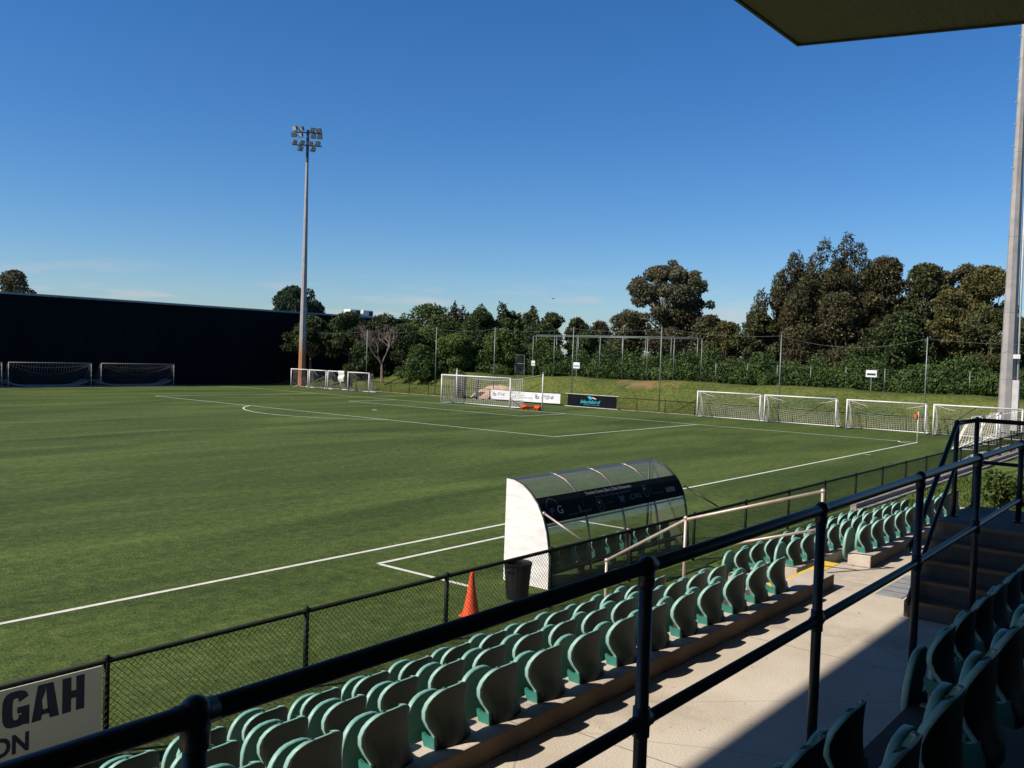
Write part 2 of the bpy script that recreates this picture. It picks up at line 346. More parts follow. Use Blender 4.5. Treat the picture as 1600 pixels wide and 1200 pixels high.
def text_verts(txt, size, shear=0, bold=0, space=1.0):
    cu = bpy.data.curves.new('lettering', 'FONT'); cu.body = txt; cu.size = size; cu.shear = shear; cu.offset = bold; cu.space_character = space
    cu.resolution_u = 3
    ob = bpy.data.objects.new('lettering', cu); COL.objects.link(ob)
    bpy.context.view_layer.update()
    me = bpy.data.meshes.new_from_object(ob.evaluated_get(bpy.context.evaluated_depsgraph_get()))
    vs = [(v.co.x, v.co.y) for v in me.vertices]; fs = [tuple(p.vertices) for p in me.polygons]
    bpy.data.objects.remove(ob); bpy.data.curves.remove(cu); bpy.data.meshes.remove(me)
    return vs, fs
def fit(vs, u0, v0, u1, v1):
    a = min(v[0] for v in vs); b = max(v[0] for v in vs); c = min(v[1] for v in vs); d = max(v[1] for v in vs)
    return [(u0+(v[0]-a)/(b-a)*(u1-u0), v0+(v[1]-c)/(d-c)*(v1-v0)) for v in vs]

def X(d): return CX+d           # distances measured from the viewer's spot
def Y(d): return CY+d

# ================================================================== SETTING
mb = MB(); mb.add([(-900,-900,-.03),(1200,-900,-.03),(1200,1200,-.03),(-900,1200,-.03)], [(0,1,2,3)])
struct(mb.build('ground', Mt['outer']))
mb = MB(); mb.add([(-115,-5.6,0),(8.85,-5.6,0),(8.85,72.4,0),(-115,72.4,0)], [(0,1,2,3)])
struct(mb.build('pitch', Mt['turf']))

# painted markings
PW = 68.76; CM = PW/2
ln = MB(); Z = .005; HW = .055
def pl(x0, y0, x1, y1, w=HW):
    d = Vector((x1-x0, y1-y0, 0)); n = Vector((-d.y, d.x, 0)).normalized()*w
    k = max(1, int(d.length/.5)); vs = []
    for i in range(k+1):
        p = Vector((x0, y0, Z))+d*(i/k); j = .006*math.sin(i*2.3+x0)+.005*math.sin(i*.7)
        vs += [p+n*(1+j*8), p-n*(1+j*6)]
    ln.add(vs, [(2*i, 2*i+1, 2*i+3, 2*i+2) for i in range(k)])
def arc(cx, cy, r, a0, a1, w=HW):
    k = max(8, int(abs(a1-a0)*r/.4)); vs = []
    for i in range(k+1):
        a = a0+(a1-a0)*i/k; vs += [(cx+(r+w)*math.cos(a), cy+(r+w)*math.sin(a), Z+.0012), (cx+(r-w)*math.cos(a), cy+(r-w)*math.sin(a), Z+.0012)]
    ln.add(vs, [(2*i, 2*i+1, 2*i+3, 2*i+2) for i in range(k)])
pl(-104, 0, -HW, 0); pl(-104, PW, 0, PW); pl(0, -HW, 0, PW-HW-.01)
Z = .0064
for w_, dp in ((20.16, 16.5), (9.16, 5.5)):
    pl(-HW-.01, CM-w_, -dp-HW, CM-w_); pl(-HW-.01, CM+w_, -dp-HW, CM+w_); pl(-dp, CM-w_+HW+.01, -dp, CM+w_-HW-.01)
ac = math.acos(5.5/9.15); arc(-11, CM, 9.15, math.pi-ac, math.pi+ac)
arc(-11, CM, .11, 0, 2*math.pi, .1); arc(0, 0, 1, math.pi/2, math.pi); arc(0, PW, 1, math.pi, 1.5*math.pi)
arc(-52, CM, 9.15, 0, 2*math.pi); pl(-52, .1, -52, PW-.1)
pl(-10.15, -.25, -10.15, -.55)
pl(-43.5, -1.03, -36.2, -1.03); pl(-43.5, -1.1, -43.5, -3.6); pl(-36.2, -1.1, -36.2, -3.6)
struct(ln.build('pitch_markings', Mt['line']))

# kerbs / paths round the turf
mb = MB(); mb.box(8.86, -8, -.02, 9.06, 73, .05); mb.box(X(28.3), -5.98, -.02, 8.84, -5.80, .07); mb.box(X(28.3), -5.79, -.02, 8.84, -5.60, .20)
struct(mb.build('edging_kerb', Mt['log'], bevel=.01))
mb = MB(); mb.add([(-40,69.4,.004),(-5.2,69.4,.004),(-5.2,71.2,.004),(-40,71.2,.004)], [(0,1,2,3)])
struct(mb.build('path', Mt['sand']))

# embankment behind the goal line
def bank_z(x, y):
    s = (x-9.3)/(15.2-9.3); s = min(1, max(0, s)); s = s*s*(3-2*s)
    h = 2.32 + .10*math.sin(y*.11) + .06*math.sin(y*.53+1)
    h *= 1-.45*min(1, max(0, (y-52)/14))
    return h*s + .05*math.sin(x*1.7+y*.9)*s + .04*math.sin(y*2.1+x)*s
def build_bank():
    xs = list(np.arange(9.08, 24, .5))+[26, 30, 40, 60, 110]; ys = np.arange(-60, 92, 1.0)
    vs = [(x, y, bank_z(x, y)+(-.01 if x < 9.3 else 0)) for x in xs for y in ys]; n = len(ys)
    fs = [(i*n+j, (i+1)*n+j, (i+1)*n+j+1, i*n+j+1) for i in range(len(xs)-1) for j in range(n-1)]
    mb = MB(); mb.add(vs, fs); return mb.build('embankment', Mt['bank'], smooth=True)
bank = struct(build_bank())
# bare dirt worn into the bank: mix in the bank material by position
t = Mt['bank'].node_tree; b = t.nodes['Principled BSDF']; src = b.inputs['Base Color'].links[0].from_socket
c = t.nodes.new('ShaderNodeTexCoord'); prev = src
for (bx, by, bz, rr, st) in ((14.2, 26.5, 2.0, 1.5, (1, .40, 1)), (14.6, 34.5, 2.2, .6, (1, .45, 1)), (15.6, 21.5, 2.3, .9, (1, .35, 1)), (12.6, 44.0, 1.2, .5, (1, .6, 1))):
    mm = t.nodes.new('ShaderNodeMapping'); mm.vector_type = 'POINT'; mm.inputs['Location'].default_value = (-bx*st[0], -by*st[1], -bz*st[2]); mm.inputs['Scale'].default_value = st
    nn = t.nodes.new('ShaderNodeTexNoise'); nn.inputs['Scale'].default_value = 1.1; nn.inputs['Detail'].default_value = 7
    ln_ = t.nodes.new('ShaderNodeVectorMath'); ln_.operation = 'LENGTH'
    ad = t.nodes.new('ShaderNodeMath'); ad.operation = 'MULTIPLY_ADD'; ad.inputs[1].default_value = 3.4
    mr = t.nodes.new('ShaderNodeMapRange'); mr.inputs[1].default_value = rr+.6; mr.inputs[2].default_value = rr+1.5; mr.inputs[3].default_value = .8; mr.inputs[4].default_value = 0
    mc = t.nodes.new('ShaderNodeMixRGB'); mc.inputs[2].default_value = (.21, .125, .055, 1)
    t.links.new(c.outputs['Object'], mm.inputs[0]); t.links.new(mm.outputs[0], ln_.inputs[0]); t.links.new(c.outputs['Object'], nn.inputs[0])
    t.links.new(nn.outputs[0], ad.inputs[0]); t.links.new(ln_.outputs['Value'], ad.inputs[2]); t.links.new(ad.outputs[0], mr.inputs[0])
    t.links.new(mr.outputs[0], mc.inputs[0]); t.links.new(prev, mc.inputs[1]); prev = mc.outputs[0]
t.links.new(prev, b.inputs['Base Color'])

# ---------------------------------------------------------------- the stand's concrete
WZ = 1.79
KE0, KE1 = 3.74, 4.02
AF, BF, CF = 1.47, 1.14, .89
XL, XA0, XA1, XR = -6.0, 10.92, 12.27, 17.9
mb = MB(); mb.box(X(XL), Y(-3), -.5, X(XR), Y(KE0+.28), WZ); mb.box(X(XA0), Y(KE1), -.5, X(XA1), Y(4.34), WZ-.002)
struct(mb.build('walkway', Mt['conc']))
mb = MB()
mb.box(X(XL), Y(KE0), WZ+.003, X(XA0), Y(KE1+.02), 1.95); 
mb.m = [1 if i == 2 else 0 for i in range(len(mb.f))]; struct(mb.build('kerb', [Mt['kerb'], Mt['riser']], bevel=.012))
mb = MB(); mb.box(X(XA1), Y(KE0), WZ+.003, X(XR), Y(KE1+.02), 1.95)
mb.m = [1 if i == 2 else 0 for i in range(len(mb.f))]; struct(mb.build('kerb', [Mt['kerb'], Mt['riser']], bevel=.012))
mb = MB()
for (a, b_) in ((XL, XA0-.003), (XA1+.003, XR)):
    mb.box(X(a), Y(KE1+.021), -.5, X(b_), Y(4.99), 1.47)
    mb.box(X(a), Y(4.72), 1.473, X(b_), Y(4.985), 1.62)
    mb.box(X(a), Y(4.991), -.5, X(b_), Y(5.74), 1.22)
    mb.box(X(a), Y(5.47), 1.223, X(b_), Y(5.735), 1.38)
    mb.box(X(a), Y(5.741), -.5, X(b_), Y(6.25), .93)
mb.box(X(XA0), Y(4.341), -.5, X(XA1), Y(4.60), 1.47+.16); mb.box(X(XA0), Y(4.601), -.5, X(XA1), Y(5.0), 1.42)
mb.box(X(XA0), Y(5.001), -.5, X(XA1), Y(5.4), 1.24); mb.box(X(XA0), Y(5.401), -.5, X(XA1), Y(5.8), 1.06)
mb.box(X(XA0), Y(5.801), -.5, X(XA1), Y(6.25), .89)
for i in range(4): mb.box(X(XA0), Y(6.251+.3*i), -.5, X(XA1), Y(6.25+.3*(i+1)), .71-.18*i)
struct(mb.build('terrace', Mt['terr'], bevel=.006))
mb = MB()
mb.box(X(XA0+.02), Y(4.14), WZ-.01, X(XA1-.01), Y(4.335), WZ+.003)
for (yy, zz) in ((4.6, 1.63), (5.0, 1.42), (5.4, 1.24), (5.8, 1.06), (6.25, .89)):
    mb.box(X(XA0+.02), Y(yy-.09), zz-.01, X(XA1-.02), Y(yy-.004), zz+.004)
struct(mb.build('step_marking', Mt['yellow']))
# drainage cover strip in the walkway
mb = MB(); mb.box(X(10.95), Y(2.98), WZ-.01, X(12.25), Y(3.28), WZ+.004)
g = mb.build('drain_cover', Mt['grate']); tag(g, 'flat grey jointed drain cover let into the sunlit walkway near the stairs', 'drain cover')
mb = MB()
for i in range(1, 5): mb.box(X(10.95+.26*i), Y(2.985), WZ+.0045, X(10.962+.26*i), Y(3.275), WZ+.006)
mb.box(X(10.95), Y(2.972), WZ-.01, X(12.25), Y(2.98), WZ+.0035)
q = mb.build('joint', Mt['darkgap']); q.parent = g
# grass between terrace and fence, and rising to the right of the terrace
mb = MB(); xs = np.arange(-62, 12, 1.0); ys = list(np.arange(-5.58, -8.72, -.4))
vs = []; fs = []
for x in xs:
    for y in ys: vs.append((x, y, .012+.02*math.sin(x*3+y)))
n = len(ys)
fs = [(i*n+j, i*n+j+1, (i+1)*n+j+1, (i+1)*n+j) for i in range(len(xs)-1) for j in range(n-1)]
mb.add(vs, fs); struct(mb.build('grass_verge', Mt['verge'], smooth=True))
def slope_z(x, y):
    s = min(1, max(0, (-6.1-y)/6.0)); s = s*s*(3-2*s)
    e = min(1, max(0, (x-X(XR-.3))/2.5))
    return .03 + 1.75*s*(.55+.45*e if y > -10.6 else 1) * (1 if x < 0 else max(.0, 1-x/15)) + .03*math.sin(x*1.3+y*2)
mb = MB(); xs = list(np.arange(X(XR)+.003, -10, .6))+list(np.arange(-10, 14, 1.5)); ys = list(np.arange(-6.0, -24, -.5)); n = len(ys)
mb.add([(x, y, slope_z(x, y)) for x in xs for y in ys], [(i*n+j, i*n+j+1, (i+1)*n+j+1, (i+1)*n+j) for i in range(len(xs)-1) for j in range(n-1)])
struct(mb.build('grass_slope', Mt['slope'], smooth=True))

# upper seat platforms behind the rail
mb = MB(); mb.box(X(XL), Y(1.0), WZ-.3, X(9.6), Y(1.50), 2.43); mb.box(X(XL), Y(-.05), WZ-.3, X(9.6), Y(.999), 2.56); mb.box(X(XL), Y(-3), WZ-.3, X(9.6), Y(-.051), 2.86)
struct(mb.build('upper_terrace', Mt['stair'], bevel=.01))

# concrete stair with landing
st = thing('concrete_stairs', 'shaded concrete steps with worn orange nosings climbing to a landing', 'stairs', (X(11.4), Y(1.5), WZ))
SX = [10.21+.265*i for i in range(5)]
topz = 2.67; rise = (topz-WZ)/5
mb = MB()
for i in range(5):
    z1 = WZ+rise*(i+1); x1 = SX[i+1] if i < 4 else 13.05
    mb.box(X(SX[i]), Y(-2.5), WZ-.2, X(x1)-(.001 if i < 4 else 0), Y(2.75), z1)
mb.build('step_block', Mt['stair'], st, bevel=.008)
for i in range(5):
    mb = MB(); z1 = WZ+rise*(i+1); mb.box(X(SX[i])-.004, Y(-2.5), z1-.03, X(SX[i])+.055, Y(2.745), z1+.003)
    mb.build('nosing', Mt['nose'], st)

# roof of the stand + unseen wall added behind it to darken the shade
rf = thing('stand_roof', 'overhanging stand roof with brown ply underside and dark edge trim', 'roof', (X(4), Y(0), 9.9))
RD_, RH_ = 8.0, 6.90
def roofz(d): return CZ+RH_-.088*(RD_-d)
mb = MB(); x0, x1 = X(-34), X(19.5)
def slab(mb, d0, d1, xa, xb, zo, th):
    mb.add([(xa, Y(d0), roofz(d0)+zo), (xb, Y(d0), roofz(d0)+zo), (xb, Y(d1), roofz(d1)+zo), (xa, Y(d1), roofz(d1)+zo),
            (xa, Y(d0), roofz(d0)+zo+th), (xb, Y(d0), roofz(d0)+zo+th), (xb, Y(d1), roofz(d1)+zo+th), (xa, Y(d1), roofz(d1)+zo+th)],
           [(0,3,2,1),(4,5,6,7),(0,1,5,4),(1,2,6,5),(2,3,7,6),(3,0,4,7)])
slab(mb, -6, RD_-.07, x0, x1-.07, .02, .25); mb.build('soffit', Mt['soffit'], rf)
mb = MB(); slab(mb, RD_-.065, RD_, x0, x1, -.02, .36); slab(mb, -6, RD_-.067, x1-.068, x1, -.02, .36); mb.build('fascia', Mt['fascia'], rf)
mb = MB(); mb.box(x0, Y(-4.4), WZ, X(9.55), Y(-4.1), 10.2); mb.box(X(13.3), Y(-4.4), WZ-.5, X(19.4), Y(-4.1), 10.2)
w = mb.build('stand_back_wall', Mt['stair'], org=(X(0), Y(-4.2), WZ)); tag(w, 'unseen plain wall added behind the seating stand to block sky light', 'wall')

# ---------------------------------------------------------------- dark warehouse wall
bd = thing('warehouse', 'long black windowless building wall behind the far touchline', 'building', (-15, 76, 0))
mb = MB(); mb.box(-130, 73.8, -.2, 34, 110, 8.35); mb.build('wall', Mt['wall'], bd)
mb = MB()
x = -129.0
while x < 34: mb.box(x, 73.785, .3, x+.03, 73.797, 8.3); x += 1.25
mb.build('cladding_rib', Mt['wall'], bd)
mb = MB(); mb.box(-130.1, 73.66, 8.352, 34.1, 110.1, 8.55); mb.build('roof_edge', Mt['cap'], bd)
for i, xx in enumerate((22.7, 24.9)):
    u = thing('rooftop_unit', ['left of the two white rooftop units above the black wall', 'right of the two white rooftop units above the black wall'][i], 'air conditioner', (xx+.7, 76.6, 8.62), 'rooftop units')
    mb = MB(); mb.box(xx, 75.9, 8.625, xx+1.75, 77.2, 9.45); mb.build('casing', Mt['unit'], u, bevel=.04)
    mb = MB(); mb.box(xx+1.0, 75.88, 8.75, xx+1.6, 75.895, 9.3); mb.build('grille', Mt['darkgap'], u)

# ================================================================== FENCES
def chain_mesh(p0, p1, zlo, zhi, cell, rad, mbx, off=0.0):
    """two families of slanted wires between two points"""
    p0 = Vector(p0); p1 = Vector(p1); Ltot = (p1-p0).length; d = (p1-p0)/Ltot; H = zhi-zlo; nrm = Vector((-d.y, d.x, 0))
    k = -int(H/cell)-1
    while k*cell < Ltot:
        for sgn in (1, -1):
            a = k*cell if sgn > 0 else k*cell+H; za, zb = zlo, zhi; b = k*cell+H if sgn > 0 else k*cell
            pa = [a, za]; pb = [b, zb]
            def clip(pa, pb):
                if (pa[0] < 0 and pb[0] < 0) or (pa[0] > Ltot and pb[0] > Ltot): return None
                pa = list(pa); pb = list(pb)
                for lim in (0, Ltot):
                    for P_, Q_ in ((pa, pb), (pb, pa)):
                        if (P_[0] < 0 and lim == 0) or (P_[0] > Ltot and lim == Ltot):
                            t_ = (lim-P_[0])/(Q_[0]-P_[0]); P_[1] = P_[1]+t_*(Q_[1]-P_[1]); P_[0] = lim
                return pa, pb
            c_ = clip(pa, pb)
            if c_:
                A = p0+d*c_[0][0]+nrm*(sgn*rad*.7+off); B = p0+d*c_[1][0]+nrm*(sgn*rad*.7+off); A.z = c_[0][1]; B.z = c_[1][1]
                if (B-A).length > .01: mbx.tube([A, B], rad, 3, cap=False)
        k += 1
FY = -5.5; FT = 1.04
def make_fence(name, label, p0, p1, npost, ft, rad, cell, wr, side=0.0):
    p0 = Vector(p0); p1 = Vector(p1); th = thing(name, label, 'fence', ((p0+p1)/2))
    proto = None
    for i in range(npost):
        p = p0+(p1-p0)*(i/(npost-1))
        if proto is None:
            mb = MB(); mb.tube([(p.x, p.y, -.05), (p.x, p.y, ft-.005)], rad, 8); mb.sphere((p.x, p.y, ft), rad*1.25, 8)
            proto = mb.build('post', Mt['fence'], th, smooth=True, org=(p.x, p.y, 0)); first = p
        else:
            c = proto.copy(); COL.objects.link(c); c.parent = th; c.location = Vector((p.x, p.y, 0))-world_org(th)
    mb = MB(); mb.tube([(p0.x, p0.y, ft-.025), (p1.x, p1.y, ft-.025)], rad*.92, 10); mb.build('top_rail', Mt['fence'], th, smooth=True)
    mb = MB(); mb.tube([(p0.x, p0.y, .07), (p1.x, p1.y, .07)], rad*.35, 5); mb.build('bottom_wire', Mt['fence'], th)
    mb = MB(); chain_mesh((p0.x, p0.y, 0), (p1.x, p1.y, 0), .06, ft-.03, cell, wr, mb, side); mb.build('wire_mesh', Mt['wire'], th)
    return th
fx0 = X(4.92-2.68*3)
make_fence('chain_link_fence', 'long low black chain link fence between the seats and the near touchline', (fx0, FY, 0), (fx0+2.68*25, FY, 0), 26, FT, .034, .076, .0032, -.035)
# finer rows of the tie wires along the top rail of the near fence
make_fence('chain_link_fence', 'low black chain link fence behind the goal line at the foot of the bank', (8.7, -4.9, 0), (8.7, 71.9, 0), 30, 1.05, .03, .16, .006)
make_fence('chain_link_fence', 'low black fence along the far touchline below the black building', (-60, 71.9, 0), (8.7, 71.9, 0), 26, 1.0, .035, .25, .006)

# signs on the near fence
def planetext(mbx, vs, fs, fn, mi=0): mbx.add([fn(*v) for v in vs], fs, mi)
sg = thing('fence_sign', 'white board with bold navy capital letters hung on the near fence', 'sign', (X(3.7), FY-.06, .55))
mb = MB(); mb.box(X(2.35), FY-.072, .03, -51.70, FY-.062, 1.0); mb.build('board', Mt['signw'], sg)
LT = MB(); yy = FY-.0745
def LP(pts, sx0, sx1, z0=.60, z1=.962):
    return [(sx0+u*(sx1-sx0), yy, z0+v*(z1-z0)) for u, v in pts]
def quads(pts_list, sx0, sx1, z0=.60, z1=.962):
    for pts in pts_list:
        LT.add(LP(pts, sx0, sx1, z0, z1), [tuple(range(len(pts)))])
# H
quads([[(0,0),(.40,0),(.40,1),(0,1)], [(.62,0),(1,0),(1,1),(.62,1)], [(.40,.38),(.62,.38),(.62,.60),(.40,.60)]], -52.115, -51.885)
# A
quads([[(0,0),(.34,0),(.415,.24),(.30,1),(.22,1)], [(.66,0),(1,0),(.78,1),(.50,1),(.585,.24)], [(.345,.0),(.345,.0),(.655,.0)][:0] or [(.36,.14),(.64,.14),(.62,.29),(.38,.29)], [(.30,1),(.37,.55),(.50,.80),(.50,1)]], -52.42, -52.145)
# G (outer and inner outline strips)
def gshape():
    out_ = []; inn = []
    for i in range(17):
        a = math.radians(25)+math.radians(310)*i/16
        ca, sa = math.cos(a), math.sin(a)
        ox = .5+.5*math.copysign(abs(ca)**.62, ca); oy = .5+.5*math.copysign(abs(sa)**.62, sa)
        ix = .5+.12*math.copysign(abs(ca)**.5, ca); iy = .5+.30*math.copysign(abs(sa)**.7, sa)
        out_.append((ox, oy)); inn.append((ix, iy))
    return out_, inn
go, gi = gshape()
vs = LP(go+gi, -52.70, -52.44); n = len(go)
keep = [i for i in range(n-1)]
LT.add(vs, [(i, n+i, n+i+1, i+1) for i in keep])
yy -= .0012; quads([[(.55,.36),(1,.36),(1,.54),(.55,.54)], [(.70,.36),(.70,.04),(1,.0),(1,.36)]], -52.70, -52.44); yy += .0012
LT.build('lettering', Mt['navy'], sg)
LT = MB(); vs, fs = text_verts('ON', 1, bold=.035); vs = fit(vs, -52.80, .33, -52.44, .53)
planetext(LT, vs, fs, lambda u, v: (u, yy, v)); LT.build('lettering', Mt['navy'], sg)

# ================================================================== HAND RAILS
def rail_fitting(mb, p, r=.042): mb.sphere(p, r, 12)
RD = 2.03; RZ = 3.55; MZ = 2.865; RR = .031
xs = [RD*q for q in (-.45, .638, 1.734, 2.78, 3.87, 4.88, 5.96)]
hr = thing('handrail', 'dark painted two bar pipe railing in front of the shaded upper seats', 'railing', (X(6), Y(RD), WZ))
rz_ = lambda x: 3.515+.0062*x
mz_ = lambda x: 2.826+.0050*x+(.012*(x-8) if x > 8 else 0)
for x in xs[:7]:
    mb = MB(); ft_ = WZ if x < 10 else 2.67; rz = rz_(x); mz = mz_(x)
    mb.tube([(X(x), Y(RD), ft_), (X(x), Y(RD), rz)], RR, 16)
    mb.sphere((X(x), Y(RD), rz+.006), .043, 14); mb.tube([(X(x), Y(RD), rz-.085), (X(x), Y(RD), rz-.01)], .038, 14)
    mb.tube([(X(x)-.055, Y(RD), rz_(x-.055)), (X(x)+.055, Y(RD), rz_(x+.055))], .0345, 14)
    mb.sphere((X(x), Y(RD), mz), .045, 14); mb.tube([(X(x), Y(RD), mz-.065), (X(x), Y(RD), mz+.065)], .039, 14); mb.tube([(X(x)-.065, Y(RD), mz), (X(x)+.065, Y(RD), mz)], .034, 14)
    mb.tube([(X(x), Y(RD), ft_+.002), (X(x), Y(RD), ft_+.012)], .06, 14)
    mb.build('post', Mt['rail'], hr, smooth=True)
mb = MB(); mb.tube([(X(xs[0]), Y(RD), rz_(xs[0])), (X(12.12), Y(RD), rz_(12.12))], RR, 16); mb.build('top_rail', Mt['rail'], hr, smooth=True)
mb = MB(); mb.tube([(X(q), Y(RD), mz_(q)) for q in (xs[0], 7.86, 9.9, 12.1)], RR*.94, 16); mb.build('mid_rail', Mt['rail'], hr, smooth=True)
# landing rail
lr = thing('landing_handrail', 'dark pipe handrail rising beside the steps and turning round the landing', 'railing', (X(12.5), Y(2.7), topz))
P = lambda x, d, z: (X(x), Y(d), z)
for (x, d) in ((11.93, 2.70), (12.98, 2.70), (12.98, 1.25)):
    mb = MB(); mb.tube([P(x, d, topz), P(x, d, 3.79)], .029, 12); mb.sphere(P(x, d, 3.795), .038, 12); mb.tube([P(x, d, topz+.002), P(x, d, topz+.012)], .06, 12); mb.build('post', Mt['rail'], lr, smooth=True)
mb = MB(); mb.tube([P(10.1, 2.70, 2.55), P(10.35, 2.7, 2.62), P(11.2, 2.70, 3.27), P(11.93, 2.70, 3.79), P(12.98, 2.70, 3.79), P(12.98, 2.0, 3.785), P(12.98, -1.5, 3.78)], .029, 12); mb.build('top_rail', Mt['rail'], lr, smooth=True)
mb = MB(); mb.tube([P(10.15, 2.70, 1.95), P(11.0, 2.70, 2.62), P(11.93, 2.70, 3.25), P(12.98, 2.70, 3.25), P(12.98, -1.5, 3.25)], .024, 12); mb.build('mid_rail', Mt['rail'], lr, smooth=True)
mb = MB(); mb.tube([P(10.35, 2.70, WZ), P(10.35, 2.70, 2.62)], .029, 12); mb.build('post', Mt['rail'], lr, smooth=True)
# aisle rail
ar = thing('aisle_handrail', 'tan galvanised handrail stepping down the middle of the sunny aisle', 'railing', (X(11.5), Y(5.5), 1.2))
for (d, z0, z1) in ((4.13, WZ, 2.84), (6.04, .89, 2.23), (7.32, .35, 1.42)):
    mb = MB(); mb.tube([P(11.5, d, z0), P(11.5, d, z1)], .022, 12); mb.sphere(P(11.5, d, z1), .034, 12); mb.tube([P(11.5, d, z0+.002), P(11.5, d, z0+.012)], .05, 12)
    mb.build('post', Mt['tanrail'], ar, smooth=True)
mb = MB(); mb.tube([P(11.5, 4.13, 2.84), P(11.5, 5.86, 2.27), P(11.5, 6.04, 2.21), P(11.5, 6.25, 2.08), P(11.5, 7.32, 1.42)], .021, 12); mb.build('top_rail', Mt['tanrail'], ar, smooth=True)
mb = MB(); mb.tube([P(11.5, 4.13, 2.36), P(11.5, 6.04, 1.75)], .018, 10); mb.build('mid_rail', Mt['tanrail'], ar, smooth=True)

# ================================================================== SEATS
SPROF = [(0.000, .070, .000, .002), (-.005, .112, .000, .006), (-.018, .148, .000, .014), (-.042, .178, .000, .030), (-.082, .199, .000, .052), (-.132, .209, -.001, .070),
         (-.185, .207, -.003, .072), (-.235, .192, -.007, .056), (-.275, .174, -.015, .038), (-.312, .162, -.025, .026), (-.350, .160, -.035, .026), (-.400, .162, -.042, .026)]
def seat_back_mesh():
    nt_ = 19; mb = MB(); F = []; B = []
    for (dz, hw, yc, wr) in SPROF:
        for j in range(nt_):
            u = -1+2*j/(nt_-1); u = math.copysign(abs(u)**.85, u)
            y = yc + wr*(abs(u)**2.3); th = .010+.017*abs(u)**10
            emb = -.010*math.exp(-((u/.42)**2+((dz+.31)/.085)**2)**3)          # moulded boss low on the rear
            hw_ = hw*.93; F.append((u*hw_, y+th+.004*abs(u)**8, dz+(.003 if dz > -.001 else 0))); B.append((u*hw_, y+emb, dz-.002))
    n = len(SPROF); nb = len(F); fs = []; mi = []
    for i in range(n-1):
        for j in range(nt_-1):
            a = i*nt_+j
            fs.append((a, a+nt_, a+nt_+1, a+1)); mi.append(0)
            fs.append((nb+a, nb+a+1, nb+a+nt_+1, nb+a+nt_)); mi.append(1)
    def edge(idx):
        for a, b in zip(idx[:-1], idx[1:]): fs.append((a, b, nb+b, nb+a)); mi.append(2)
    edge([j for j in range(nt_)]); edge([i*nt_+nt_-1 for i in range(n)]); edge([(n-1)*nt_+j for j in range(nt_-1, -1, -1)]); edge([i*nt_ for i in range(n-1, -1, -1)])
    mb.v = F+B; mb.f = fs; mb.m = mi
    return mb
def lug_mb(s):
    mb = MB(); x = s*.156; pts = [(.010, -.285), (.030, -.300), (.055, -.305), (.085, -.300), (.118, -.285), (.115, -.320), (.098, -.365), (.070, -.392), (.020, -.397), (-.012, -.390)]
    vs = [(x-.012, y, z) for y, z in pts]+[(x+.012, y, z) for y, z in pts]; n = len(pts)
    mb.add(vs, [tuple(range(n)), tuple(range(2*n-1, n-1, -1))]+[(i, (i+1) % n, n+(i+1) % n, n+i) for i in range(n)])
    return mb
def pan_mb():
    """folded-up pan: an oval dished plate standing just in front of the backrest"""
    mb = MB(); N = 28; rings = []
    def ring(k, y, zc=-.305):
        r_ = []
        for i in range(N):
            a = 2*math.pi*i/N; ca, sa = math.cos(a), math.sin(a)
            w = .196-.030*(sa < 0)*abs(sa)**1.5; h = .222
            px = w*math.copysign(abs(ca)**.80, ca)*k; pz = zc+h*math.copysign(abs(sa)**.86, sa)*k
            r_.append((px, y-.10*(pz-zc)*.5, pz))
        return r_
    yb = .245
    rings = [ring(.01, yb+.016), ring(.5, yb+.014), ring(.82, yb+.008), ring(.93, yb+.001), ring(.975, yb+.001), ring(1.0, yb+.012), ring(1.0, yb+.034), ring(.93, yb+.042), ring(.90, yb+.026), ring(.5, yb+.030), ring(.01, yb+.032)]
    vs = [v for r_ in rings for v in r_]; fs = []
    for i in range(len(rings)-1):
        for k in range(N): k2 = (k+1) % N; fs.append((i*N+k, (i+1)*N+k, (i+1)*N+k2, i*N+k2))
    mb.add(vs, fs); mb.m = [1 if 4 <= (i//N) <= 6 else 0 for i in range(len(fs))]; return mb
def bracket_mb(drop):
    mb = MB()
    for s in (-1, 1):
        mb.box(s*.10-.016, .0, -.352, s*.10+.016, .10, -.338); mb.box(s*.10-.012, .07, -drop, s*.10+.012, .10, -.353); mb.box(s*.10-.025, .05, -drop+.001, s*.10+.025, .14, -drop+.013)
    mb.tube([(-.145, .085, -.33), (.145, .085, -.33)], .014, 8)
    return mb
def make_seat(x, y, z, label, group):
    t = thing('stadium_seat', label, 'seat', (x, y, z), group)
    o3 = (0, 0, 0)
    def loc(mb, nm, mt, sm=True):
        ob = mb.build(nm, mt, None, smooth=sm); ob.parent = t; ob.location = (0, 0, 0); return ob
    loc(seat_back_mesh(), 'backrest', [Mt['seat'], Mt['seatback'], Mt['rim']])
    loc(pan_mb(), 'seat_pan', [Mt['seat'], Mt['rim']])
    for s in (-1, 1): loc(lug_mb(s), 'side_bracket', Mt['seat'], False)
    loc(bracket_mb(.48), 'mounting_leg', Mt['bracket'], False)
    return t
rnd = random.Random(5)
def place_seat(x, y, z, label, group):
    global SEAT0
    if SEAT0 is None: SEAT0 = make_seat(x, y, z, label, group); t_ = SEAT0
    else:
        t_ = copy_tree(SEAT0); t_.location = (x, y, z); t_['label'] = label; t_['group'] = group
    t_.rotation_euler = (0, 0, R(rnd.uniform(-1.2, 1.2)))
    for ch in [q for q in bpy.data.objects if q.parent is t_ and q.name.startswith('seat_pan')]:
        ch.rotation_euler = (R(rnd.uniform(-3.5, 3.0)), 0, 0)
    return t_
SEAT0 = None
rows = [('row nearest the walkway', 3.87, 2.318, 9.65, 12.60, 10), ('middle sunny row', 4.82, 1.985, 10.17, 12.55, 11), ('row nearest the fence', 5.57, 1.735, 10.05, 12.5, 11)]
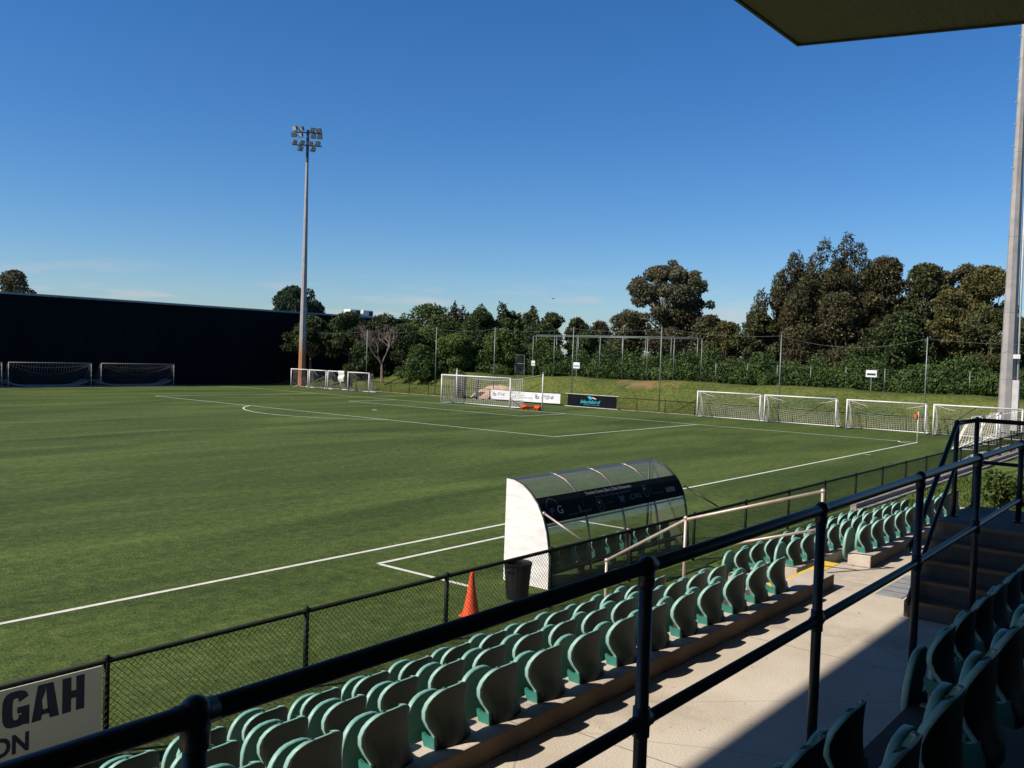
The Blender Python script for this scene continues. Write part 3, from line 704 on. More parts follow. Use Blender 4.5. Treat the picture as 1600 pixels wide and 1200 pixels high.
for rn, d, z, xl, xr, nr in rows:
    x = xl; k = 1
    while x > 1.0:
        place_seat(X(x), Y(d), z, 'folded green seat, %s left of the aisle in the %s' % (ordn(k), rn), 'green seats on the sunny terrace'); x -= .532; k += 1
    for k in range(nr):
        place_seat(X(xr+.532*k), Y(d), z, 'folded green seat, %s right of the aisle in the %s' % (ordn(k+1), rn), 'green seats on the sunny terrace')
def up_seat(*a):
    t_ = place_seat(*a)
    for ch in [q for q in bpy.data.objects if q.parent is t_ and q.name.startswith('seat_pan')]: ch.location = (0, -.075, -.085)
up1 = [4.18, 5.86, 6.40, 6.93, 7.40, 7.93, 8.46, 3.65, 3.12]
for k, x in enumerate(sorted(up1)):
    up_seat(X(x+.04), Y(1.30), 2.91, 'shaded green seat, %s from the left in the front upper row' % ordn(k+1), 'green seats in the shade behind the rail')
for k, x in enumerate([2.79, 3.33, 3.87, 4.41, 4.95, 5.49, 6.03, 6.57, 7.11]):
    up_seat(X(x), Y(.70), 3.37, 'shaded green seat, %s from the left in the rear upper row' % ordn(k+1), 'green seats in the shade behind the rail')

# ================================================================== DUGOUT
DX0, DX1 = -42.56, -37.1
prof = [(-3.68, 2.0), (-3.86, 1.985), (-4.08, 1.905), (-4.28, 1.765), (-4.46, 1.57), (-4.59, 1.34), (-4.68, 1.08), (-4.735, .78), (-4.775, .42), (-4.80, .04)]
cum = [0]
for a, b in zip(prof[:-1], prof[1:]): cum.append(cum[-1]+math.hypot(b[0]-a[0], b[1]-a[1]))
def parc(s, off=0.0):
    for i in range(len(cum)-1):
        if s <= cum[i+1] or i == len(cum)-2:
            t_ = (s-cum[i])/(cum[i+1]-cum[i]); a, b = prof[i], prof[i+1]
            ty, tz = b[0]-a[0], b[1]-a[1]; l = math.hypot(ty, tz); ny, nz_ = tz/l, -ty/l     # outward (towards the seats and up)
            return (a[0]+t_*ty+ny*off, a[1]+t_*tz+nz_*off)
dg = thing('dugout', 'curved clear team shelter with white end panel and black printed band', 'shelter', (-39.8, -4.3, 0))
def arcsheet(mb, xa, xb, s0, s1, off, n=10, th=.004):
    vs = []; fs = []
    for i in range(n+1):
        s = s0+(s1-s0)*i/n
        for xx in (xa, xb):
            for o in (off, off+th):
                y, z = parc(s, o); vs.append((xx, y, z))
    for i in range(n):
        a = i*4; b = a+4
        fs += [(a+1, b+1, b+3, a+3), (a, a+2, b+2, b), (a, b, b+1, a+1), (a+2, a+3, b+3, b+2)]
    fs += [(0, 1, 3, 2), (n*4, n*4+2, n*4+3, n*4+1)]
    mb.add(vs, fs)
ST = cum[-1]
def arcsingle(mb, xa, xb, s0, s1, n):
    vs = []
    for i in range(n+1):
        y, z = parc(s0+(s1-s0)*i/n); vs += [(xa, y, z), (xb, y, z)]
    mb.add(vs, [(2*i, 2*i+2, 2*i+3, 2*i+1) for i in range(n)])
SB0 = .84; SB1 = 1.31
nP = 4; pw = (DX1-DX0)/nP
for i in range(nP):
    mb = MB(); xa, xb = DX0+pw*i+.02, DX0+pw*(i+1)-.02
    arcsingle(mb, xa, xb, .02, ST-.02, 26); mb.build('clear_panel', Mt['clear'], dg, smooth=True)
for i in range(nP+1):
    mb = MB(); xx = DX0+pw*i
    pts = []
    for j in range(19):
        y, z = parc(ST*j/18, -.012); pts.append((xx, y, z))
    mb.tube(pts, .028, 8); mb.build('rib', Mt['alu'] if 0 < i < nP else Mt['frame'], dg, smooth=True)
mb = MB()
for s_ in (.01, ST-.02, 1.06+.3):
    y, z = parc(s_, -.02); mb.tube([(DX0, y, z), (DX1, y, z)], .02, 8)
mb.tube([(DX0, -3.70, 1.97), (DX1, -3.70, 1.97)], .03, 8); mb.tube([(DX0, -4.76, .35), (DX1, -4.76, .35)], .022, 8)
mb.build('long_rail', Mt['frame'], dg, smooth=True)
for xx in (DX0+.05, DX1-.05):
    mb = MB(); mb.tube([(xx, -3.70, 0), (xx, -3.70, 1.98)], .03, 8); mb.build('post', Mt['frame'], dg, smooth=True)
pp = [(-3.67, .0)]+[(y, z+.0) for y, z in prof[:-1]]+[(-4.80, 0)]
def side(mb, xa, xb):
    n = len(pp); vs = [(xa, y, z) for y, z in pp]+[(xb, y, z) for y, z in pp]
    mb.add(vs, [tuple(range(n)), tuple(range(2*n-1, n-1, -1))]+[(i, (i+1) % n, n+(i+1) % n, n+i) for i in range(n)])
mb = MB(); side(mb, DX0-.055, DX0-.025); o = mb.build('end_panel', Mt['dwhite'], dg); o['label'] = 'white scuffed end panel'
mb = MB(); mb.add([(DX1+.03, y, z) for y, z in pp], [tuple(range(len(pp)))]); o = mb.build('end_panel', Mt['clear'], dg); o['label'] = 'clear end panel'
mb = MB(); arcsheet(mb, DX0-.02, DX1+.02, SB0-.06, SB1, .012, 12, .003); mb.build('printed_band', Mt['black'], dg)
def bandtext(txt, x0, x1, s0, s1, m, bold=0):
    vs, fs = text_verts(txt, 1, bold=bold); vs = fit(vs, x0, -s1, x1, -s0)
    mb = MB(); mb.add([(u, *parc(-v, .0185)) for u, v in vs], fs); return mb.build('lettering', m, dg)
def bandring(cx, cs, r, w, m, a0=0, a1=6.2832):
    mb = MB(); N = 24; vs = []
    for i in range(N+1):
        a = a0+(a1-a0)*i/N
        for q in (r, r-w): vs.append((cx+q*math.cos(a), *parc(cs-q*1.15*math.sin(a), .0185)))
    mb.add(vs, [(2*i, 2*i+2, 2*i+3, 2*i+1) for i in range(N)]); return mb.build('emblem', m, dg)
bandtext('Function Centre | Bars | Cafes | Restaurants', -40.95, -39.2, SB0-.02, SB0+0.078, Mt['bantext'], .004)
bandtext('www.functioncentregroup.com.au', -40.72, -39.3, SB0+0.101, SB0+0.164, Mt['bandim'], .002)
bandtext('G', -42.1, -41.93, SB0+0.172, SB0+0.328, Mt['bantext']); bandtext('P', -42.32, -42.2, SB0+0.195, SB0+0.328, Mt['bandim'])
bandring(-42.2, SB0+0.218, .2, .012, Mt['bandim'], .2, 2.9)
for cx, cs in ((-40.62, SB0+0.312), (-38.72, SB0+0.203)):
    bandring(cx, cs, .12, .010, Mt['bandim']); bandtext('v', cx-.05, cx+.03, cs-.08, cs-.02, Mt['bantext'], .02); bandtext('i', cx-.01, cx+.01, cs+.01, cs+.07, Mt['bandim'])
bandtext('W', -39.86, -39.66, SB0+0.203, SB0+0.359, Mt['bandim'], .02)
bandtext('C', -39.42, -39.30, SB0+0.218, SB0+0.328, Mt['bandim']); bandtext('23Q', -39.27, -38.97, SB0+0.218, SB0+0.328, Mt['bandim'])
bandtext('n.r.g.', -40.3, -40.15, SB0+0.281, SB0+0.312, Mt['bandim']); bandtext('catering club', -38.45, -38.0, SB0+0.281, SB0+0.320, Mt['bandim'])
mb = MB(); N = 6
for u0, u1, s0_, s1_, mi_ in ((-37.85, -37.45, SB0+0.211, SB0+0.328, 0),):
    y0, z0_ = parc(s0_, .0182); y1, z1_ = parc(s1_, .0182); mb.add([(u0, y0, z0_), (u1, y0, z0_), (u1, y1, z1_), (u0, y1, z1_)], [(0, 3, 2, 1)])
mb.build('emblem', Mt['banred'], dg)
bandtext('J', -41.42, -41.35, SB0+0.234, SB0+0.390, Mt['bandim'], .03); bandtext('restaurant', -41.32, -40.98, SB0+0.343, SB0+0.390, Mt['banred']); bandtext('bistro & bar', -41.78, -41.48, SB0+0.359, SB0+0.406, Mt['bandim'])
for xa in (DX0-.06, DX1+.05):
    mb = MB(); mb.tube([(xa, -4.62, 1.44), (xa+.03, FY+.03, 1.06)], .02, 8); mb.sphere((xa, -4.62, 1.44), .035, 8); mb.build('strut', Mt['frame'] if xa > -40 else Mt['tanrail'], dg, smooth=True)
mb = MB(); mb.box(DX0+.1, -4.53, .16, DX1-.1, -4.47, .22); mb.box(DX0+.1, -4.40, .16, DX1-.1, -4.34, .22)
for i in range(5):
    xx = DX0+.3+i*1.2; mb.box(xx, -4.50, .0, xx+.06, -4.36, .159)
mb.build('bench_frame', Mt['frame'], dg)
for k in range(9):
    place_seat(DX0+.38+k*.57, -4.50, .68, 'green seat inside the clear shelter, %s from its white end panel' % ordn(k+1), 'green seats inside the shelter')

# ================================================================== BIN AND CONES
bn = thing('rubbish_bin', 'open black ribbed rubbish bin standing by the white end panel', 'bin', (-43.5, -4.72, 0))
mb = MB(); N = 32; rr_ = []
for (z, r_) in ((0.005, .19), (.03, .20), (.6, .245), (.62, .26), (.66, .265), (.665, .255), (.62, .235), (.05, .185)):
    for k in range(N):
        a = 2*math.pi*k/N; rb = r_*(1+(.018 if k % 2 else -.012)*(0.03 < z < .61)); rr_.append((-43.5+rb*math.cos(a), -4.72+rb*math.sin(a), z))
fs = [(i*N+k, i*N+(k+1) % N, (i+1)*N+(k+1) % N, (i+1)*N+k) for i in range(7) for k in range(N)]; fs.append(tuple(7*N+k for k in range(N)))
mb.add(rr_, fs); mb.build('bucket', Mt['bin'], bn)
mb = MB()
for s_ in (-1, 1): mb.tube([(-43.5+s_*.25, -4.79, .57), (-43.5+s_*.29, -4.76, .56), (-43.5+s_*.29, -4.68, .56), (-43.5+s_*.25, -4.65, .57)], .01, 6)
mb.build('handle', Mt['bin'], bn)
def cone_parts(t_, ht=.74):
    mb = MB(); N = 20; pr = [(.035, .15), (.05, .147), (.12, .130), (.40, .078), (ht-.03, .032), (ht, .027), (ht, .015)]
    vs = [(r_*math.cos(2*math.pi*k/N), r_*math.sin(2*math.pi*k/N), z) for z, r_ in pr for k in range(N)]
    fs = [(i*N+k, i*N+(k+1) % N, (i+1)*N+(k+1) % N, (i+1)*N+k) for i in range(len(pr)-1) for k in range(N)]
    mb.add(vs, fs); a = mb.build('cone_body', Mt['orange'], None, smooth=True); a.parent = t_
    mb = MB(); mb.box(-.165, -.165, .0, .165, .165, .034); b = mb.build('base', Mt['orange'], None, bevel=.012); b.parent = t_
    return a, b
cn = thing('traffic_cone', 'tall orange cone standing on the grass by the near fence', 'cone', (-44.95, -4.88, .005)); cone_parts(cn, .76)
cn.rotation_euler = (0, 0, .3)
lay = [(.95, 30.05, 'lying orange cone with its base towards the viewer, leftmost of the four by the goal', -130, 1.35),
       (.75, 29.65, 'lying orange cone pointing right, second from left beside the goal', -35, 1.4),
       (1.35, 29.05, 'lying orange cone, third from left beside the net support pole', -125, 1.38),
       (1.15, 28.65, 'lying orange cone with a pale top, rightmost of the four by the support pole', -140, 1.38)]
c0 = None
for i, (x, y, lb, az, ti) in enumerate(lay):
    if c0 is None: t_ = c0 = thing('traffic_cone', lb, 'cone', (x, y, .2), 'orange cones lying by the goal'); cone_parts(t_, .62)
    else: t_ = copy_tree(c0); t_['label'] = lb; t_.location = (x, y, .2)
    t_.rotation_euler = (0, ti+.12, R(az)); t_.scale = (1.12, 1.12, 1.12)

# ================================================================== GOALS
def netgrid(mb, f, nu, nv, r=.008, us=None, hole=None):
    for i in range(nu+1):
        pts = [f(i/nu, j/nv) for j in range(nv+1)]; mb.tube(pts, r, 3, cap=False)
    for j in range(nv+1):
        pts = [f(i/nu, j/nv) for i in range(nu+1)]; mb.tube(pts, r, 3, cap=False)
def make_goal(name, label, loc, rz, wd, ht, rd, rz_, bd_, sag, tr=.05, cell=.18, cord=.007, netm='net', group=None, brace=True, basebar=True, framem='white'):
    t_ = thing(name, label, 'goal', loc, group); t_.rotation_euler = (0, 0, rz)
    def loc_(mb, nm, mt, sm=True): ob = mb.build(nm, mt, None, smooth=sm); ob.parent = t_; return ob
    for x in (0, wd):
        mb = MB(); mb.tube([(x, 0, 0), (x, 0, ht)], tr, 8); loc_(mb, 'post', Mt[framem])
    mb = MB(); mb.tube([(-tr, 0, ht), (wd+tr, 0, ht)], tr, 8); loc_(mb, 'crossbar', Mt[framem])
    if basebar:
        mb = MB(); b2 = tr*.75
        mb.tube([(0, 0, b2), (0, bd_, b2), (wd, bd_, b2), (wd, 0, b2)], b2, 8); loc_(mb, 'base_frame', Mt[framem])
        for x in (0, wd):
            if brace: mb = MB(); mb.tube([(x, bd_*.85, b2), (x, .02, ht*.36)], b2*.7, 6); loc_(mb, 'brace', Mt[framem])
    nu = max(6, int(wd/cell))
    def top(u, v):
        q = 4*u*(1-u); d = rd*v
        return (u*wd, .03+d, ht-(ht-rz_)*v-sag*q*v**1.2 - .04*math.sin(u*9)*v*(1-v))
    def back(u, v):
        a = top(u, 1); b = (u*wd, bd_, .05)
        bow = .12*math.sin(math.pi*v)*4*u*(1-u)
        return (a[0], a[1]+(b[1]-a[1])*v+bow, a[2]+(b[2]-a[2])*v)
    mb = MB(); netgrid(mb, top, nu, max(2, int(rd/cell)), cord); netgrid(mb, back, nu, max(5, int(rz_/cell)), cord)
    for x in (0, 1):
        def sd(u, v, x=x):
            f_ = (x*wd, .02, ht*(1-v)+.03*v); b_ = back(x, v)
            s = .10*math.sin(math.pi*v)*math.sin(math.pi*u)*(1 if x else -1)
            return (f_[0]+(b_[0]-f_[0])*u-s, f_[1]+(b_[1]-f_[1])*u, f_[2]+(b_[2]-f_[2])*u)
        netgrid(mb, sd, max(3, int(bd_/cell)), max(5, int(ht/cell)), cord)
    mb.tube([top(i/24, 1) for i in range(25)], cord*2.0, 4)
    loc_(mb, 'net', Mt[netm], False)
    return t_
mg = make_goal('football_goal', 'full size white goal with deep net standing on the goal line', (0, CM+3.72, 0), R(-90), 7.44, 2.44, 1.75, 2.46, 1.8, .32, tr=.06, cell=.2, cord=.009)
# free standing net poles
for i, (x, y) in enumerate(((2.3, 38.5), (2.6, 29.4))):
    t_ = thing('net_pole', ['white net support pole behind the left side of the main goal', 'white net support pole right of the main goal, by the lying cones'][i], 'pole', (x, y, 0), 'net support poles')
    mb = MB(); mb.tube([(x, y, 0), (x, y, 2.85)], .05, 8); mb.build('shaft', Mt['white'], t_, smooth=True)
    mb = MB(); mb.tube([(x, y, 2.852), (x, y, 3.0)], .035, 8); mb.build('cap', Mt['greylight'], t_, smooth=True)
    mb = MB(); mb.tube([(x, y, 2.8), (1.75, CM+(3.72 if i == 0 else -3.72), 2.46)], .01, 4); mb.build('rope', Mt['net'], t_)
rg = [(17.85, 12.80, 'leftmost of the four white portable goals lined up right of the black banner'), (12.45, 7.25, 'second from left of the four white portable goals below the bank'),
      (6.5, 1.40, 'third from left white portable goal, just behind the corner flag'), (.90, -4.2, 'rightmost of the four lined up white portable goals, by the grey light pole')]
for ya, yb, lb in rg:
    make_goal('portable_goal', lb, (7.0, ya, 0), R(-90), ya-yb, 2.0, .45, 1.95, 1.25, .42, tr=.05, cell=.17, cord=.0105, group='white portable goals below the bank')
lg = [(66.0, 63.15, 'leftmost small white goal in front of the rusty pole'), (62.9, 60.2, 'second from left small white goal right of the rusty pole'),
      (59.9, 57.9, 'third from left small white goal with a cloth over its corner'), (56.75, 53.6, 'rightmost small white goal of the far corner row')]
for ya, yb, lb in lg:
    make_goal('portable_goal', lb, (5.9, ya, 0), R(-90), ya-yb, 1.97, .5, 1.9, 1.3, .5, tr=.055, cell=.17, cord=.0085, netm='netold', group='small white goals in the far corner')
for xa, xb, lb in ((-29.6, -22.3, 'far goal with grey torn net, partly cut by the left edge of the photo'), (-21.75, -14.4, 'middle far goal with torn grey net against the black wall'), (-13.45, -5.95, 'far goal with torn grey net, nearest the rusty pole')):
    g_ = make_goal('portable_goal', lb, (xa, 69.5, 0), 0, xb-xa, 2.22, .25, 2.1, 1.9, .9, tr=.036, cell=.24, cord=.009, netm='netdark', group='far goals against the black wall', framem='grey')
    mb = MB(); w_ = xb-xa
    for yy_ in (.4, .8, 1.2, 1.6, 1.95): mb.tube([(w_*i/20, yy_, .10+.55*(abs(i/10-1)**5)+.05*math.sin(i*1.7+yy_*4)) for i in range(21)], .03, 4)
    for i in range(41): mb.tube([(w_*i/40, .3, .1+.45*(abs(i/20-1)**5)), (w_*i/40, 1.95, .16+.3*(abs(i/20-1)**5))], .014, 3)
    q = mb.build('fallen_net', Mt['netold'], None); q.parent = g_
# stacked training goals at the near right corner, seen end on
for i, (x, lb, ht) in enumerate(((.6, 'small white goal standing end on behind the near fence, left of the pair', 1.75), (5.4, 'small white goal standing end on behind the near fence, right of the pair', 1.8))):
    g_ = make_goal('portable_goal', lb, (x-3.0, -3.7, 0), R(8), 3.2, ht, .5, ht-.05, 1.2, .3, tr=.055, cell=.16, cord=.009, group='training goals by the near corner')
for i, (x, y, lb) in enumerate(((-7.5, -5.0, 'crumpled white goal net heaped along the fence, nearer pile'), (-1.5, -5.0, 'crumpled white goal net heaped along the fence, farther pile'))):
    mb = MB(); rr = random.Random(3+i); pts = {}
    nu, nv = 34, 8
    hh = {}
    for a in range(nu+1):
        for b in range(nv+1): hh[a, b] = (x-2.6+5.2*a/nu+rr.uniform(-.05, .05), y-.40+.95*b/nv+rr.uniform(-.04, .04), .03+.30*max(0, math.sin(math.pi*b/nv))*(.45+.55*abs(math.sin(a*.7+b*.5)))*min(1, 4*a/nu, 4*(nu-a)/nu)+rr.uniform(0, .05))
    netgrid(mb, lambda u, v: hh[round(u*nu), round(v*nv)], nu, nv, .013)
    mb.add([(p_[0], p_[1], p_[2]-.02) for p_ in [hh[a, b] for a in range(nu+1) for b in range(nv+1)]], [(a*(nv+1)+b, (a+1)*(nv+1)+b, (a+1)*(nv+1)+b+1, a*(nv+1)+b+1) for a in range(nu) for b in range(nv) if (a*7+b*3+i) % 3])
    tag(mb.build('netting_heap', Mt['net'], org=(x, y, 0)), lb, 'net', 'heaps of loose goal net')

# corner flag
cf = thing('corner_flag', 'white corner post with small orange flag where the white lines meet', 'corner flag', (0, 0, 0))
mb = MB(); mb.tube([(0, 0, 0), (0, 0, 1.75)], .028, 8); mb.build('post', Mt['white'], cf, smooth=True)
mb = MB(); mb.tube([(0, 0, 1.752), (0, 0, 1.80)], .03, 8); mb.build('tip', mat('tip_yellow', (.8, .7, .2)), cf)
mb = MB(); vs = []
for i in range(9):
    u = i/8; w_ = .05*math.sin(u*7)
    for v in (0, 1): vs.append((-.03+w_*.6-.12*u, .0+w_+.16*u*(1 if True else 0), 1.70-.34*v+(.12*u if v else -.06*u)))
mb.add(vs, [(2*i, 2*i+2, 2*i+3, 2*i+1) for i in range(8)]); mb.build('flag', Mt['orange'], cf)

# ================================================================== BANNERS, SAND, ROLL
def banner(name, label, y0, y1, z0, z1, m, x=8.55):
    t_ = thing(name, label, 'banner', (x, (y0+y1)/2, z0)); mb = MB(); n = 24; vs = []
    for i in range(n+1):
        y = y0+(y1-y0)*i/n; w_ = .018*math.sin(i*1.3); s_ = .03*math.sin(math.pi*i/n)
        for q in ((x+w_-.004, z0-s_), (x+w_-.004, z1-s_), (x+w_+.004, z1-s_), (x+w_+.004, z0-s_)): vs.append((q[0], y, q[1]))
    fs = [(4*i+a, 4*i+(a+1) % 4, 4*i+4+(a+1) % 4, 4*i+4+a) for i in range(n) for a in range(4)]+[(0, 3, 2, 1), (4*n, 4*n+1, 4*n+2, 4*n+3)]
    mb.add(vs, fs); mb.build('sheet', m, t_); return t_
def ytext(t_, txt, ya, yb, z0, z1, m, x=8.52, shear=0, bold=0):      # reads left to right as y falls
    vs, fs = text_verts(txt, 1, shear, bold); vs = fit(vs, 0, z0, ya-yb, z1)
    mb = MB(); mb.add([(x, ya-u, v) for u, v in vs], fs); return mb.build('lettering', m, t_)
wb = banner('white_banner', 'long white advertising banner with faint grey print on the goal line fence', 39.8, 31.9, .16, 1.02, Mt['banw'])
ytext(wb, 'PS4', 39.05, 38.2, .50, .80, Mt['ink'], shear=.3); ytext(wb, 'b', 39.55, 39.2, .48, .84, Mt['ink'], bold=.02)
ytext(wb, 'PS4', 34.0, 32.6, .50, .82, Mt['ink'], shear=.3); ytext(wb, 'b', 34.65, 34.2, .46, .86, Mt['ink'], bold=.02)
ytext(wb, 'M', 36.6, 36.45, .82, .93, Mt['ink']); ytext(wb, 'MOUNT', 36.6, 35.9, .62, .74, Mt['inkbrown']); ytext(wb, 'PRITCHARD CLUB', 36.6, 35.0, .42, .55, Mt['inkbrown'])
mb = MB(); vs = []; N = 28
for i in range(N+1):
    a = 2*math.pi*i/N
    for q in (.36, .30): vs.append((8.52, 37.2+q*math.cos(a), .64+q*.85*math.sin(a)))
mb.add(vs, [(2*i, 2*i+1, 2*i+3, 2*i+2) for i in range(N) if i % 7]); mb.add([(8.52, 37.32, .48), (8.52, 37.08, .48), (8.52, 37.08, .55), (8.52, 37.32, .55)], [(0, 1, 2, 3)]); mb.build('emblem', Mt['ink'], wb)
bb = banner('black_banner', 'black advertising banner with cyan script and bird on the goal line fence', 31.1, 26.1, .08, 1.08, Mt['black'])
ytext(bb, 'blackbird', 29.75, 27.7, .36, .66, Mt['cyan'], shear=.35, bold=.012); ytext(bb, 'cafe bar restaurant', 29.4, 27.75, .22, .30, Mt['cyan'])
mb = MB(); mb.add([(8.52, 29.05, .92), (8.52, 28.8, 1.0), (8.52, 28.45, .86), (8.52, 28.62, .72), (8.52, 28.8, .72)], [(0, 1, 2, 3, 4)]); mb.build('emblem', Mt['cyan'], bb)
mb = MB(); mb.add([(8.519, 28.5, .93), (8.519, 28.1, .80), (8.519, 28.2, .74), (8.519, 28.55, .84)], [(0, 1, 2, 3)]); mb.build('emblem', mat('pale_pink', (.75, .5, .45)), bb)
mb = MB(); mb.tube([(8.5, 31.3, 1.11), (8.5, 25.9, 1.11)], .03, 6); mb.tube([(8.5, 31.3, .03), (8.5, 25.9, .03)], .03, 6); mb.build('support_bar', Mt['greylight'], bb)
mb = MB(); rr = random.Random(8); n = 16; m_ = 12; vs = []
for i in range(n+1):
    for j in range(m_+1):
        u = i/n*2-1; v = j/m_*2-1; h = max(0, 1-u*u*1.0-v*v)**.7
        vs.append((10.8+1.7*v, 41.6+2.4*u, bank_z(10.8+1.7*v, 41.6+2.4*u)-.1+.72*h+rr.uniform(-.05, .05)))
mb.add(vs, [(i*(m_+1)+j, (i+1)*(m_+1)+j, (i+1)*(m_+1)+j+1, i*(m_+1)+j+1) for i in range(n) for j in range(m_)])
tag(mb.build('sand_heap', Mt['sand'], smooth=True, org=(11, 41.9, 0)), 'heap of orange brown sand behind the main goal', 'sand heap')
mb = MB(); mb.tube([(8.2, 43.55, 0), (8.2, 43.55, 2.35)], .45, 14); mb.tube([(8.2, 43.0, 0), (8.25, 43.05, 2.3)], .3, 12)
tag(mb.build('rolled_matting', Mt['tarp'], smooth=True, org=(8.2, 43.4, 0)), 'two dark upright rolls of matting behind the left of the main goal', 'rolled matting')
mb = MB(); mb.tube([(8.3, 41.35, 0), (8.3, 41.35, 2.2)], .14, 10)
tag(mb.build('padded_post', Mt['tarp'], smooth=True, org=(8.3, 41.3, 0)), 'short dark padded post beside the sand heap behind the goal', 'post')
mb = MB(); n = 8; vs = []
for i in range(n+1):
    for j in range(n+1): vs.append((5.8-.06*math.sin(j*1.4)-.05*abs(i/n-.5), 58.15-.95*i/n*(1-.15*j/n), 2.06-1.15*j/n*(1-.2*abs(i/n-.4))))
mb.add(vs, [(i*(n+1)+j, (i+1)*(n+1)+j, (i+1)*(n+1)+j+1, i*(n+1)+j+1) for i in range(n) for j in range(n)])
tag(mb.build('hanging_cloth', Mt['cloth'], smooth=True, org=(5.8, 57.7, 1.5)), 'white cloth draped over the post of a far corner goal', 'cloth')

# ================================================================== LIGHT TOWERS
def light_tower(x, y, label, polem, face, ht=27.6, r0=.43, r1=.12, conduit=False, extra=True):
    t_ = thing('floodlight_tower', label, 'light pole', (x, y, 0), 'floodlight towers')
    mb = MB(); segs = [0, .6, 8, 16, 22, ht-.1]
    mb.tube([(x, y, z) for z in segs], r0, 8, radii=[r0+(r1-r0)*z/ht for z in segs]); mb.build('pole', polem, t_)
    for z in (3.8, 8.1, 13.0, 18.4):
        mb = MB(); rr_ = r0+(r1-r0)*z/ht; mb.tube([(x, y, z), (x, y, z+.05)], rr_+.012, 8); mb.build('joint_band', Mt['grey'], t_)
    mb = MB(); mb.tube([(x, y, ht-3.0), (x, y, ht+.55)], .16, 8); mb.build('head_post', Mt['lamphead'], t_)
    ca, sa = math.cos(face), math.sin(face)                        # face: direction of the cross arms
    def Q(u, v, z): return (x+ca*u-sa*v, y+sa*u+ca*v, z)
    for z in (ht+.25, ht-1.15): mb = MB(); mb.tube([Q(-1.55, 0, z), Q(1.55, 0, z)], .06, 6); mb.build('cross_arm', Mt['lamphead'], t_)
    proto = None
    lamps = [(-1.35, .55, ht+.25), (-.65, .55, ht+.25), (.50, .5, ht+.25), (1.20, .5, ht+.25), (-1.45, -.35, ht+.25), (-.75, -.35, ht+.25), (.62, -.4, ht+.25), (1.30, -.4, ht+.25),
             (-1.45, .4, ht-1.15), (-.65, .4, ht-1.15), (.33, .4, ht-1.15), (1.08, .4, ht-1.15), (-.80, -.45, ht-1.15), (.55, -.45, ht-1.15)]
    rr = random.Random(4)
    for i, (u, dz, z) in enumerate(lamps):
        if proto is None:
            mb = MB(); mb.box(-.24, -.20, -.20, .24, .10, .22); mb.box(-.27, -.235, -.23, .27, -.20, .25); mb.tube([(-.27, -.02, -.30), (-.27, -.02, 0), ], .02, 5); mb.tube([(.27, -.02, -.30), (.27, -.02, 0)], .02, 5); mb.tube([(-.27, -.02, -.30), (.27, -.02, -.30)], .02, 5)
            proto = mb.build('floodlight', Mt['lampbody'], None); proto.parent = t_
            mb = MB(); mb.box(-.235, -.245, -.19, .235, -.236, .21); gp = mb.build('lens', Mt['lampglass'], None); gp.parent = proto; ob = proto
        else:
            ob = proto.copy(); COL.objects.link(ob); ob.parent = t_; g2 = gp.copy(); COL.objects.link(g2); g2.parent = ob
        ob.location = Vector(Q(u, -.05, z+dz*.75))-Vector((x, y, 0)); ob.rotation_euler = (R(28+rr.uniform(-6, 6)), 0, face+R(rr.choice((-35, -15, 10, 35))+rr.uniform(-8, 8)))
    if extra:
        mb = MB(); cxx = x+.30; cyy = y-.62
        mb.tube([(x+.15, y-.60, .2), (x+.15, y-.50, 8), (x+.15, y-.42, 20)], .09, 8); mb.build('conduit', Mt['greylight'], t_, smooth=True)
        mb = MB(); mb.box(x-.35, y-.75, .5, x+.05, y-.36, 3.75); mb.build('cabinet', Mt['greylight'], t_, bevel=.03)
        mb = MB(); mb.box(x-.30, y-.72, 5.15, x-.1, y-.30, 5.42); mb.build('camera_box', Mt['white'], t_)
        for z in np.arange(16, 26, 1.4):
            mb = MB(); q = r0+(r1-r0)*z/ht; mb.tube([(x-q*.7, y+q*.7, z), (x-q*.7-.10, y+q*.7+.10, z)], .03, 5); mb.build('climbing_peg', Mt['greylight'], t_)
    return t_
light_tower(7.8, 66.6, 'tall floodlight pole with orange rusted foot in front of the black building', Mt['rusty'], R(-42), extra=False)
light_tower(9.85, -2.75, 'tall grey eight sided floodlight pole with cabinet behind the right hand goals', Mt['grey'], R(-35), ht=30.5, r0=.50, r1=.17)

# ball-stop poles + wires along the goal line fence
bs = thing('ball_stop_fence', 'row of thin tall poles joined by a sagging wire along the goal line', 'net fence', (9.0, 34, 0))
bys = [67.5, 57.4, 47.4, 39.9, 31.0, 22.3, 12.2, 2.0, -8.5]; hts = [6.3, 6.4, 6.75, 6.8, 6.9, 7.0, 6.5, 6.45, 6.4]
for y, h in zip(bys, hts): mb = MB(); mb.tube([(8.95, y, 0), (8.95, y, h)], .042, 6); mb.build('post', Mt['steel'], bs, smooth=True)
mb = MB()
for a in range(8):
    mb.tube([(8.95, bys[a]+(bys[a+1]-bys[a])*i/12, hts[a]+(hts[a+1]-hts[a])*i/12-.12-.45*4*(i/12)*(1-i/12)*(1.6 if a == 6 else .6)) for i in range(13)], .008, 4)
mb.build('top_wire', Mt['steel'], bs)
